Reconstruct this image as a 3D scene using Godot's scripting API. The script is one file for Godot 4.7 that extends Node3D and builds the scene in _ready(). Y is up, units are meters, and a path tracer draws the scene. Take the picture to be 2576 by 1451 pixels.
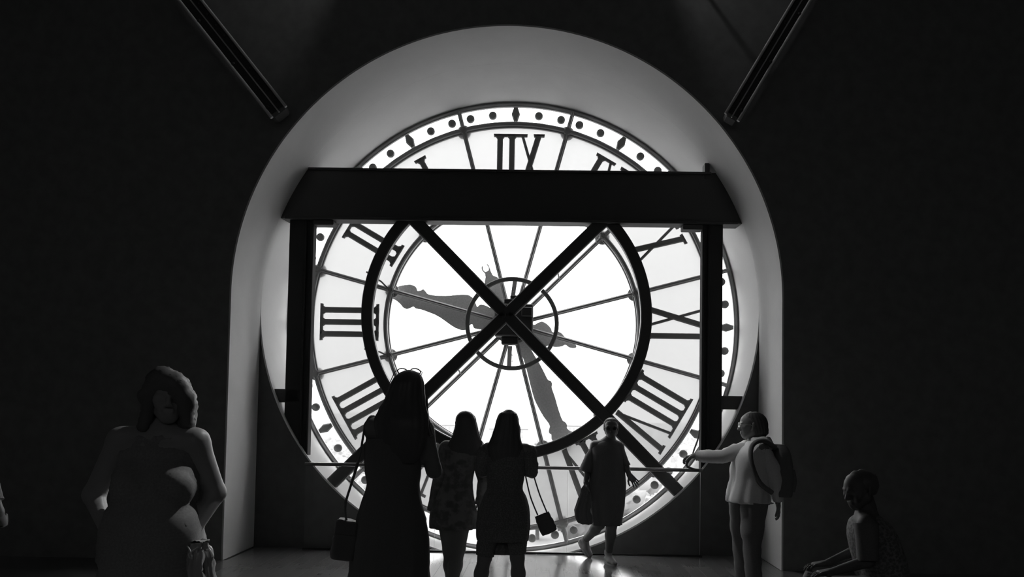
extends Node3D

# Greys (linear base colours)
const WALL := 0.27
const PLASTER := 0.8
const FLOOR := 0.2
const IRON := 0.3
const FRAME := 0.06
const RIB := 0.06
const FROST := 0.4
const LAMP := 1.0
const SPOT := 0.75
const ZEN := 3.2
const SKIN := 0.24
const SKY := 3.5
const SUN := 0.8
const LEAF := 0.17

func _ready() -> void:
	# camera, with a shifted lens: the horizon lies low in the frame and the verticals stay upright
	var cam := Camera3D.new()
	cam.name = "camera"
	add_child(cam)
	cam.position = Vector3(0.3978, 1.6205, 9.801)
	cam.rotation = Vector3(0.0381, 0.0141, 0.0162)
	cam.set_frustum(1451.0 / 1850.0 * 0.1, Vector2((1288.0 - 1334.8) / 1850.0, (979.7 - 725.5) / 1850.0) * 0.1, 0.1, 6000.0)
	cam.current = true
	# bright even overcast sky
	var sky := ProceduralSkyMaterial.new()
	var w := Color(1, 1, 1)
	var low := Color(1 / ZEN, 1 / ZEN, 1 / ZEN).linear_to_srgb()
	sky.sky_curve = 0.6
	sky.sky_top_color = w
	sky.sky_horizon_color = low
	sky.ground_horizon_color = low
	sky.ground_bottom_color = low
	var env := Environment.new()
	env.background_mode = Environment.BG_SKY
	env.sky = Sky.new()
	env.background_energy_multiplier = ZEN * SKY
	env.sky.sky_material = sky
	env.ambient_light_source = Environment.AMBIENT_SOURCE_SKY
	env.tonemap_mode = Environment.TONE_MAPPER_LINEAR
	env.tonemap_exposure = 1.0
	env.sdfgi_enabled = true
	env.ssao_enabled = true
	env.ssil_enabled = true
	var we := WorldEnvironment.new()
	we.name = "environment"
	we.environment = env
	add_child(we)
	# the sun stands behind the building and lights only the town outside
	var sun := DirectionalLight3D.new()
	sun.name = "sun"
	sun.light_energy = SUN
	sun.light_angular_distance = 3.0
	sun.shadow_enabled = true
	add_child(sun)
	sun.rotation_degrees = Vector3(-48, -14, 0)
	room()
	clock()
	frame()
	balustrade()
	rib(Vector2(-2.515, 4.91), Vector2(-4.35, 7.15), 0.21, -1.0, "riveted steel roof rib slanting down to the arch on the left")
	rib(Vector2(2.42, 4.905), Vector2(3.75, 7.2), 0.17, 1.0, "riveted steel roof rib slanting down to the arch on the right")
	wall_spot(Vector3(-1.1, 7.9, 2.12), Vector3(-3.4, 5.6, 1.85), "small spotlight on the wall aimed at the left roof rib")
	wall_spot(Vector3(1.1, 7.9, 2.12), Vector3(3.1, 5.6, 1.85), "small spotlight on the wall aimed at the right roof rib")
	wall_spot(Vector3(1.9, 6.7, 2.2), Vector3(-1.22, 1.2, 6.15), "spotlight on a bracket aimed at the broad woman on the left", 17.0, 6.5)
	wall_spot(Vector3(-1.5, 6.7, 2.4), Vector3(2.05, 1.28, 3.0), "spotlight on a bracket aimed at the person in the pale hooded top", 9.0, 5.5)
	people()
	outside()
	for m in find_children("*", "MeshInstance3D", true, false):
		m.cast_shadow = GeometryInstance3D.SHADOW_CASTING_SETTING_ON

# Mesh helpers -------------------------------------------------------------
class Geo:
	var v := PackedVector3Array()
	var n := PackedVector3Array()
	var ix := PackedInt32Array()
	var uv := PackedVector2Array()
	var xf := Transform3D()

	func tri(a: Vector3, b: Vector3, c: Vector3, na: Vector3, nb: Vector3, nc: Vector3) -> void:
		var k := v.size()
		var flip := (b - a).cross(c - a).dot(na + nb + nc) < 0.0
		for p in [a, b, c]:
			v.append(xf * (p as Vector3))
		for q in [na, nb, nc]:
			n.append((xf.basis * (q as Vector3)).normalized())
		if flip:
			ix.append_array(PackedInt32Array([k, k + 1, k + 2]))
		else:
			ix.append_array(PackedInt32Array([k, k + 2, k + 1]))

	func ftri(a: Vector3, b: Vector3, c: Vector3, away: Vector3) -> void:
		var m := (b - a).cross(c - a)
		if m.length_squared() < 1e-18:
			return
		m = m.normalized()
		if m.dot((a + b + c) / 3.0 - away) < 0.0:
			m = -m
		tri(a, b, c, m, m, m)

	func fquad(a: Vector3, b: Vector3, c: Vector3, d: Vector3, away: Vector3) -> void:
		ftri(a, b, c, away)
		ftri(a, c, d, away)

	func nquad(a: Vector3, b: Vector3, c: Vector3, d: Vector3, na: Vector3, nb: Vector3, nc: Vector3, nd: Vector3) -> void:
		tri(a, b, c, na, nb, nc)
		tri(a, c, d, na, nc, nd)

	func poly(p: PackedVector3Array, away: Vector3) -> void:
		for i in range(1, p.size() - 1):
			ftri(p[0], p[i], p[i + 1], away)

	# chamfered box
	func box(c: Vector3, s: Vector3, bev := 0.004, b := Basis()) -> void:
		var h := s * 0.5
		bev = minf(bev, minf(h.x, minf(h.y, h.z)) * 0.9)
		var pt := func(sx: float, sy: float, sz: float, axis: int) -> Vector3:
			var q := Vector3(h.x - bev, h.y - bev, h.z - bev)
			q[axis] = h[axis]
			return c + b * (q * Vector3(sx, sy, sz))
		var S := [-1.0, 1.0]
		for s0 in S:
			fquad(pt.call(s0, -1, -1, 0), pt.call(s0, 1, -1, 0), pt.call(s0, 1, 1, 0), pt.call(s0, -1, 1, 0), c)
			fquad(pt.call(-1, s0, -1, 1), pt.call(1, s0, -1, 1), pt.call(1, s0, 1, 1), pt.call(-1, s0, 1, 1), c)
			fquad(pt.call(-1, -1, s0, 2), pt.call(1, -1, s0, 2), pt.call(1, 1, s0, 2), pt.call(-1, 1, s0, 2), c)
			for s1 in S:
				fquad(pt.call(s0, s1, -1, 0), pt.call(s0, s1, 1, 0), pt.call(s0, s1, 1, 1), pt.call(s0, s1, -1, 1), c)
				fquad(pt.call(s0, -1, s1, 0), pt.call(s0, 1, s1, 0), pt.call(s0, 1, s1, 2), pt.call(s0, -1, s1, 2), c)
				fquad(pt.call(-1, s0, s1, 1), pt.call(1, s0, s1, 1), pt.call(1, s0, s1, 2), pt.call(-1, s0, s1, 2), c)
				for s2 in S:
					ftri(pt.call(s0, s1, s2, 0), pt.call(s0, s1, s2, 1), pt.call(s0, s1, s2, 2), c)

	# a bar from a to b with a rectangular section: w along side, t across
	func bar(a: Vector3, b: Vector3, w: float, t: float, up := Vector3(0, 0, 1), bev := 0.006) -> void:
		var x := (b - a).normalized()
		var y := up.cross(x).normalized()
		box((a + b) * 0.5, Vector3(a.distance_to(b), w, t), bev, Basis(x, y, x.cross(y)))

	# convex outline in x,y pushed from z0 to z1, its z1 face chamfered
	func prism(p: PackedVector2Array, z0: float, z1: float, bev: float) -> void:
		var m := p.size()
		var mid := Vector2()
		for q in p:
			mid += q / m
		var c := Vector3(mid.x, mid.y, (z0 + z1) * 0.5)
		var top := PackedVector3Array()
		var low := PackedVector3Array()
		var rim := PackedVector3Array()
		var sg := signf(z1 - z0)
		for i in m:
			var e0 := (p[i] - p[(i + m - 1) % m]).normalized()
			var e1 := (p[(i + 1) % m] - p[i]).normalized()
			var k := (e0 - e1)
			var into := Vector2()
			if absf(e0.cross(e1)) > 1e-4:
				into = (e1 - e0) / absf(e0.cross(e1))
			if into.dot(mid - p[i]) < 0:
				into = -into
			var q := p[i] + into * bev
			low.append(Vector3(p[i].x, p[i].y, z0))
			rim.append(Vector3(p[i].x, p[i].y, z1 - sg * bev))
			top.append(Vector3(q.x, q.y, z1))
		poly(top, c)
		poly(low, c)
		for i in m:
			var j := (i + 1) % m
			fquad(low[i], low[j], rim[j], rim[i], c)
			fquad(rim[i], rim[j], top[j], top[i], c)

	# any outline pushed from z0 to z1, sides smooth
	func plate(p: PackedVector2Array, z0: float, z1: float) -> void:
		var t := Geometry2D.triangulate_polygon(p)
		for k in range(0, t.size(), 3):
			for z in [z0, z1]:
				var m := Vector3(0, 0, signf(z * 2 - z0 - z1))
				tri(Vector3(p[t[k]].x, p[t[k]].y, z), Vector3(p[t[k + 1]].x, p[t[k + 1]].y, z), Vector3(p[t[k + 2]].x, p[t[k + 2]].y, z), m, m, m)
		var sg := turning(p)
		var m2 := p.size()
		for i in m2:
			var a := p[i]
			var b := p[(i + 1) % m2]
			if a.distance_to(b) < 1e-6:
				continue
			var d := (b - a).normalized()
			var nn := Vector3(-d.y, d.x, 0) * sg
			nquad(Vector3(a.x, a.y, z0), Vector3(b.x, b.y, z0), Vector3(b.x, b.y, z1), Vector3(a.x, a.y, z1), nn, nn, nn, nn)

	# outline of (radius, z) turned about the z axis; angles clockwise from the top
	func revolve(p: PackedVector2Array, a0: float, a1: float, seg: int) -> void:
		var m := p.size()
		var sg := turning(p)
		var full := a1 - a0 > TAU - 1e-4
		for e in m:
			var p0 := p[e]
			var p1 := p[(e + 1) % m]
			var d := (p1 - p0).normalized()
			var nr := -d.y * sg
			var nz := d.x * sg
			for s in seg:
				var t0 := a0 + (a1 - a0) * s / seg
				var t1 := a0 + (a1 - a0) * (s + 1) / seg
				var u0 := Vector3(sin(t0), cos(t0), 0)
				var u1 := Vector3(sin(t1), cos(t1), 0)
				var z := Vector3(0, 0, 1)
				nquad(u0 * p0.x + z * p0.y, u0 * p1.x + z * p1.y, u1 * p1.x + z * p1.y, u1 * p0.x + z * p0.y, u0 * nr + z * nz, u0 * nr + z * nz, u1 * nr + z * nz, u1 * nr + z * nz)
		if not full:
			var am := (a0 + a1) * 0.5
			for t in [a0, a1]:
				var u := Vector3(sin(t), cos(t), 0)
				var q := PackedVector3Array()
				for w in p:
					q.append(u * w.x + Vector3(0, 0, w.y))
				poly(q, Vector3(sin(am), cos(am), 0) * p[0].x)

	func turning(p: PackedVector2Array) -> float:
		var a := 0.0
		for i in p.size():
			a += p[i].cross(p[(i + 1) % p.size()])
		return -1.0 if a > 0.0 else 1.0

	func ring(r0: float, r1: float, z0: float, z1: float, bev := 0.01, a0 := 0.0, a1 := TAU, seg := 120) -> void:
		revolve(PackedVector2Array([Vector2(r0, z0), Vector2(r0, z1 - bev), Vector2(r0 + bev, z1), Vector2(r1 - bev, z1), Vector2(r1, z1 - bev), Vector2(r1, z0)]), a0, a1, seg)

	# smooth closed surface through rows of points
	func rows(r: Array, cap0 := true, cap1 := true) -> void:
		var m: int = r[0].size()
		var R := r.size()
		var base := v.size()
		var nn := PackedVector3Array()
		nn.resize(R * m)
		var vol := 0.0
		var mid := Vector3()
		for i in R:
			mid += (r[i][0] + r[i][m / 2]) / (2.0 * R)
		for i in R - 1:
			for j in m:
				var k := (j + 1) % m
				var a: Vector3 = r[i][j]
				var b: Vector3 = r[i][k]
				var c: Vector3 = r[i + 1][k]
				var d: Vector3 = r[i + 1][j]
				var f := (c - a).cross(d - b)
				nn[i * m + j] += f
				nn[i * m + k] += f
				nn[(i + 1) * m + k] += f
				nn[(i + 1) * m + j] += f
				vol += f.dot((a + c) * 0.5 - mid)
		var sg := 1.0 if vol > 0 else -1.0
		for i in R:
			for j in m:
				v.append(xf * (r[i][j] as Vector3))
				n.append((xf.basis * nn[i * m + j] * sg).normalized())
		for i in R - 1:
			for j in m:
				var k := (j + 1) % m
				var a := base + i * m + j
				var b := base + i * m + k
				var c := base + (i + 1) * m + k
				var d := base + (i + 1) * m + j
				if sg > 0:
					ix.append_array(PackedInt32Array([a, c, b, a, d, c]))
				else:
					ix.append_array(PackedInt32Array([a, b, c, a, c, d]))
		for e in [[cap0, 0, 1], [cap1, R - 1, R - 2]]:
			if e[0]:
				var c := Vector3()
				var c2 := Vector3()
				for q in r[e[1]]:
					c += q / m
				for q in r[e[2]]:
					c2 += q / m
				for j in m:
					ftri(c, r[e[1]][j], r[e[1]][(j + 1) % m], c2)

	func tube(p: PackedVector3Array, rad, seg := 12) -> void:
		var R := []
		var side := Vector3()
		for i in p.size():
			var d := (p[mini(i + 1, p.size() - 1)] - p[maxi(i - 1, 0)]).normalized()
			if i == 0:
				side = d.cross(Vector3(0.31, 0.93, 0.2)).normalized()
			side = (side - d * side.dot(d)).normalized()
			var up := d.cross(side)
			var rr: float = rad[i] if rad is Array else rad
			var row := PackedVector3Array()
			for j in seg:
				var t := TAU * j / seg
				row.append(p[i] + (side * cos(t) + up * sin(t)) * rr)
			R.append(row)
		rows(R)

	# ellipses [y, cx, cz, rx, rz] one above the other; folds ripple them
	func loft(q: Array, seg := 64, fine := 6, fold := 0, amp := 0.0, ph := 0.0, pw := 2.0) -> void:
		var R := []
		for i in q.size() - 1:
			for s in fine + (1 if i == q.size() - 2 else 0):
				var t := float(s) / fine
				var a := []
				for k in 5:
					var p0: float = q[maxi(i - 1, 0)][k]
					var p1: float = q[i][k]
					var p2: float = q[i + 1][k]
					var p3: float = q[mini(i + 2, q.size() - 1)][k]
					var m1 := (p2 - p0) * 0.5
					var m2 := (p3 - p1) * 0.5
					a.append((2 * t * t * t - 3 * t * t + 1) * p1 + (t * t * t - 2 * t * t + t) * m1 + (-2 * t * t * t + 3 * t * t) * p2 + (t * t * t - t * t) * m2)
				var f0: float = q[i][5] if q[i].size() > 5 else 0.0
				var f1: float = q[i + 1][5] if q[i + 1].size() > 5 else 0.0
				var am := amp * lerpf(f0, f1, t)
				var row := PackedVector3Array()
				for j in seg:
					var g := TAU * j / seg
					var w := 1.0
					if fold:
						w += am * (sin(g * fold + ph + 1.3 * sin(a[0] * 3.0 + g)) + 0.5 * sin(g * (fold * 2 + 1) + ph * 2 + a[0] * 4.0))
					var cx := signf(cos(g)) * pow(absf(cos(g)), 2.0 / pw)
					var cz := signf(sin(g)) * pow(absf(sin(g)), 2.0 / pw)
					row.append(Vector3(a[1] + cx * maxf(a[3], 0.001) * w, a[0], a[2] + cz * maxf(a[4], 0.001) * w))
				R.append(row)
		rows(R)

	func ball(c: Vector3, r: Vector3, seg := 20, st := 12) -> void:
		var R := []
		for i in st + 1:
			var t := PI * clampf(float(i) / st, 0.01, 0.99)
			var row := PackedVector3Array()
			for j in seg:
				var g := TAU * j / seg
				row.append(c + r * Vector3(sin(t) * cos(g), cos(t), sin(t) * sin(g)))
			R.append(row)
		rows(R)

	func rough(noise: FastNoiseLite, amp: float, from := 0) -> void:
		for i in range(from, v.size()):
			v[i] += n[i] * noise.get_noise_3dv(v[i]) * amp

	func mesh() -> ArrayMesh:
		var a := []
		a.resize(Mesh.ARRAY_MAX)
		a[Mesh.ARRAY_VERTEX] = v
		a[Mesh.ARRAY_NORMAL] = n
		a[Mesh.ARRAY_INDEX] = ix
		if uv.size() == v.size():
			a[Mesh.ARRAY_TEX_UV] = uv
		var m := ArrayMesh.new()
		m.add_surface_from_arrays(Mesh.PRIMITIVE_TRIANGLES, a)
		return m


# A field of blended limbs, meshed as surface nets ---------------------------
class Flesh:
	var lo: Vector3
	var h: float
	var nx: int
	var ny: int
	var nz: int
	var d := PackedFloat32Array()

	func _init(a: Vector3, b: Vector3, cell: float) -> void:
		lo = a
		h = cell
		nx = int((b.x - a.x) / h) + 2
		ny = int((b.y - a.y) / h) + 2
		nz = int((b.z - a.z) / h) + 2
		d.resize(nx * ny * nz)
		d.fill(9.0)

	func span(a: Vector3, b: Vector3) -> Array:
		var p := ((a - lo) / h).floor()
		var q := ((b - lo) / h).ceil()
		return [clampi(int(p.x), 0, nx - 1), clampi(int(q.x), 0, nx - 1), clampi(int(p.y), 0, ny - 1), clampi(int(q.y), 0, ny - 1), clampi(int(p.z), 0, nz - 1), clampi(int(q.z), 0, nz - 1)]

	# cone between two balls, stretched by e about its middle
	func cone(a: Vector3, b: Vector3, ra: float, rb: float, k := 0.03, e := Vector3.ONE) -> void:
		var pad := Vector3.ONE * (maxf(ra, rb) + k + 2.0 * h) * e + Vector3.ONE * h
		var s := span(a.min(b) - pad, a.max(b) + pad)
		var inv := Vector3.ONE / e
		var aa := a * inv
		var ba := b * inv - aa
		var bb := maxf(ba.length_squared(), 1e-9)
		var em := minf(e.x, minf(e.y, e.z))
		var dr := rb - ra
		for z in range(s[4], s[5] + 1):
			for y in range(s[2], s[3] + 1):
				var i: int = s[0] + nx * (y + ny * z)
				for x in range(s[0], s[1] + 1):
					var pa := (lo + Vector3(x, y, z) * h) * inv - aa
					var t := clampf(pa.dot(ba) / bb, 0.0, 1.0)
					var q := ((pa - ba * t).length() - ra - dr * t) * em
					var w := d[i]
					var m := k - absf(w - q)
					d[i] = minf(w, q) - (m * m * 0.25 / k if m > 0.0 else 0.0)
					i += 1

	# ellipses [y, cx, cz, rx, rz] one above the other (rising y)
	func stack(r: Array, k := 0.03) -> void:
		var R := r.size()
		var a := Vector3(9, r[0][0] - 0.08, 9)
		var b := Vector3(-9, r[R - 1][0] + 0.08, -9)
		for q in r:
			a.x = minf(a.x, q[1] - q[3] - k)
			a.z = minf(a.z, q[2] - q[4] - k)
			b.x = maxf(b.x, q[1] + q[3] + k)
			b.z = maxf(b.z, q[2] + q[4] + k)
		var s := span(a - Vector3.ONE * h, b + Vector3.ONE * h)
		for y in range(s[2], s[3] + 1):
			var Y := lo.y + y * h
			var yc := clampf(Y, r[0][0], r[R - 1][0])
			var i := 0
			while i < R - 2 and yc > r[i + 1][0]:
				i += 1
			var t: float = (yc - r[i][0]) / (r[i + 1][0] - r[i][0])
			t = t * t * (3 - 2 * t)
			var cx: float = lerpf(r[i][1], r[i + 1][1], t)
			var cz: float = lerpf(r[i][2], r[i + 1][2], t)
			var rx: float = lerpf(r[i][3], r[i + 1][3], t)
			var rz: float = lerpf(r[i][4], r[i + 1][4], t)
			var out := absf(Y - yc)
			var mn := minf(rx, rz)
			for z in range(s[4], s[5] + 1):
				var o: int = s[0] + nx * (y + ny * z)
				for x in range(s[0], s[1] + 1):
					var ex := (lo.x + x * h - cx) / rx
					var ez := (lo.z + z * h - cz) / rz
					var q := (sqrt(ex * ex + ez * ez) - 1.0) * mn
					if out > 0.0:
						q = sqrt(maxf(q, 0.0) ** 2 + out * out) if q > 0.0 else out + q * 0.2
					var w := d[o]
					var m := k - absf(w - q)
					d[o] = minf(w, q) - (m * m * 0.25 / k if m > 0.0 else 0.0)
					o += 1

	func into(g: Geo) -> void:
		var near := h * 1.9
		var sx := 1
		var sy := nx
		var sz := nx * ny
		var id := {}
		var off := [0, sx, sy, sx + sy, sz, sx + sz, sy + sz, sx + sy + sz]
		var cx := [Vector3(0, 0, 0), Vector3(1, 0, 0), Vector3(0, 1, 0), Vector3(1, 1, 0), Vector3(0, 0, 1), Vector3(1, 0, 1), Vector3(0, 1, 1), Vector3(1, 1, 1)]
		var ed := [0, 1, 2, 3, 4, 5, 6, 7, 0, 2, 1, 3, 4, 6, 5, 7, 0, 4, 1, 5, 2, 6, 3, 7]
		var list := PackedInt32Array()
		for z in nz - 1:
			for y in ny - 1:
				var i := nx * (y + ny * z)
				for x in nx - 1:
					var d0 := d[i]
					if d0 < near and d0 > -near:
						var c := 0
						for k in 8:
							if d[i + off[k]] < 0.0:
								c += 1
						if c > 0 and c < 8:
							var p := Vector3()
							var m := 0
							for e in 12:
								var u: float = d[i + off[ed[e * 2]]]
								var w: float = d[i + off[ed[e * 2 + 1]]]
								if (u < 0.0) != (w < 0.0):
									p += (cx[ed[e * 2]] as Vector3).lerp(cx[ed[e * 2 + 1]], u / (u - w))
									m += 1
							p /= m
							var gr := Vector3(d[i + 1] - d0 + d[i + off[7]] - d[i + off[6]], d[i + sy] - d0 + d[i + off[7]] - d[i + off[5]], d[i + sz] - d0 + d[i + off[7]] - d[i + off[3]])
							id[i] = g.v.size()
							list.append(i)
							g.v.append(g.xf * (lo + (Vector3(x, y, z) + p) * h))
							g.n.append((g.xf.basis * gr).normalized())
					i += 1
		for i in list:
			var neg := d[i] < 0.0
			for ax in 3:
				var st: int = [sx, sy, sz][ax]
				var s1: int = [sy, sz, sx][ax]
				var s2: int = [sz, sx, sy][ax]
				if (d[i + st] < 0.0) == neg:
					continue
				if not (id.has(i - s1) and id.has(i - s2) and id.has(i - s1 - s2)):
					continue
				var a: int = id[i]
				var b: int = id[i - s1]
				var c: int = id[i - s1 - s2]
				var e: int = id[i - s2]
				if neg:
					g.ix.append_array(PackedInt32Array([a, c, b, a, e, c]))
				else:
					g.ix.append_array(PackedInt32Array([a, b, c, a, c, e]))


# Naming ---------------------------------------------------------------------
var used := {}

func numbered(called: String) -> String:
	var k: int = used.get(called, -1) + 1
	used[called] = k
	return called if k == 0 else "%s_%03d" % [called, k]

func tag(o: Node, label: String, category: String, group := "") -> Node:
	o.set_meta("label", label)
	o.set_meta("category", category)
	if group:
		o.set_meta("group", group)
	return o

func thing(called: String, label: String, category: String, at := Vector3.ZERO, group := "") -> Node3D:
	var o := Node3D.new()
	o.name = numbered(called)
	o.position = at
	add_child(o, true)
	tag(o, label, category, group)
	return o

func obj(called: String, g: Geo, m: Material, parent: Node = self) -> MeshInstance3D:
	var o := MeshInstance3D.new()
	o.mesh = g.mesh()
	o.material_override = m
	var k: int = parent.get_meta("n_" + called, -1) + 1 if parent != self else 0
	if parent == self:
		o.name = numbered(called)
	else:
		o.name = called if k == 0 else "%s_%03d" % [called, k]
		parent.set_meta("n_" + called, k)
	parent.add_child(o, true)
	return o

func struct(called: String, g: Geo, m: Material) -> MeshInstance3D:
	var o := obj(called, g, m)
	o.set_meta("kind", "structure")
	return o

func mat(grey: float, rough := 0.7, metal := 0.0, alpha := 1.0) -> StandardMaterial3D:
	var m := StandardMaterial3D.new()
	var c := Color(grey, grey, grey).linear_to_srgb()
	c.a = alpha
	m.albedo_color = c
	m.roughness = rough
	m.metallic = metal
	if alpha < 1.0:
		m.transparency = BaseMaterial3D.TRANSPARENCY_ALPHA
	return m

func mottled(a: float, b: float, freq: float, rough := 0.8, size := 1.0, seed_ := 1, sharp := false) -> StandardMaterial3D:
	var t := NoiseTexture2D.new()
	t.width = 512
	t.height = 512
	t.seamless = true
	var f := FastNoiseLite.new()
	f.seed = seed_
	f.frequency = freq
	f.fractal_octaves = 4
	if sharp:
		f.noise_type = FastNoiseLite.TYPE_CELLULAR
	t.noise = f
	var r := Gradient.new()
	r.set_color(0, Color(a, a, a).linear_to_srgb())
	r.set_color(1, Color(b, b, b).linear_to_srgb())
	if sharp:
		r.set_offset(0, 0.35)
		r.set_offset(1, 0.6)
	t.color_ramp = r
	var m := mat(1.0, rough)
	m.albedo_texture = t
	m.uv1_triplanar = true
	m.uv1_scale = Vector3.ONE / size
	return m

func noise(freq: float, s := 3) -> FastNoiseLite:
	var f := FastNoiseLite.new()
	f.seed = s
	f.frequency = freq
	f.fractal_octaves = 3
	return f


# Setting ----------------------------------------------------------------------
const DIAL := Vector3(0, 2.861, 0)       # middle of the clock face, its plane at z = 0
const VAULT := Vector2(-0.014, 2.96)     # axis of the arched recess
const R := 3.06
const ZS := 0.817                        # plane of the round opening
const ZF := 1.689                        # plane of the front wall

# a wall from z0 to z1 with a star-shaped hole, out to a rectangle
func holed(hole: PackedVector2Array, mid: Vector2, lo: Vector2, hi: Vector2, z0: float, z1: float) -> Geo:
	var g := Geo.new()
	var m := hole.size()
	var rim := PackedVector2Array()
	for p in hole:
		var d := p - mid
		var t := 1e9
		if absf(d.x) > 1e-6:
			t = minf(t, ((hi.x if d.x > 0 else lo.x) - mid.x) / d.x)
		if absf(d.y) > 1e-6:
			t = minf(t, ((hi.y if d.y > 0 else lo.y) - mid.y) / d.y)
		rim.append(mid + d * t)
	for i in m:
		var j := (i + 1) % m
		var a := rim[i]
		var b := rim[j]
		var pts := [hole[i], hole[j], b]
		if absf(a.x - b.x) > 1e-3 and absf(a.y - b.y) > 1e-3:
			pts.append(Vector2(a.x if absf(a.x - lo.x) < 1e-3 or absf(a.x - hi.x) < 1e-3 else b.x, a.y if absf(a.y - lo.y) < 1e-3 or absf(a.y - hi.y) < 1e-3 else b.y))
		pts.append(a)
		for e in [[z0, 1.0], [z1, -1.0]]:
			var q := PackedVector3Array()
			for p in pts:
				q.append(Vector3(p.x, p.y, e[0]))
			g.poly(q, Vector3(mid.x, mid.y, e[0] + e[1]))
		var nn := Vector3(mid.x - hole[i].x, mid.y - hole[i].y, 0).normalized()
		var n2 := Vector3(mid.x - hole[j].x, mid.y - hole[j].y, 0).normalized()
		g.nquad(Vector3(hole[i].x, hole[i].y, z0), Vector3(hole[j].x, hole[j].y, z0), Vector3(hole[j].x, hole[j].y, z1), Vector3(hole[i].x, hole[i].y, z1), nn, n2, n2, nn)
	return g

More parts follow.
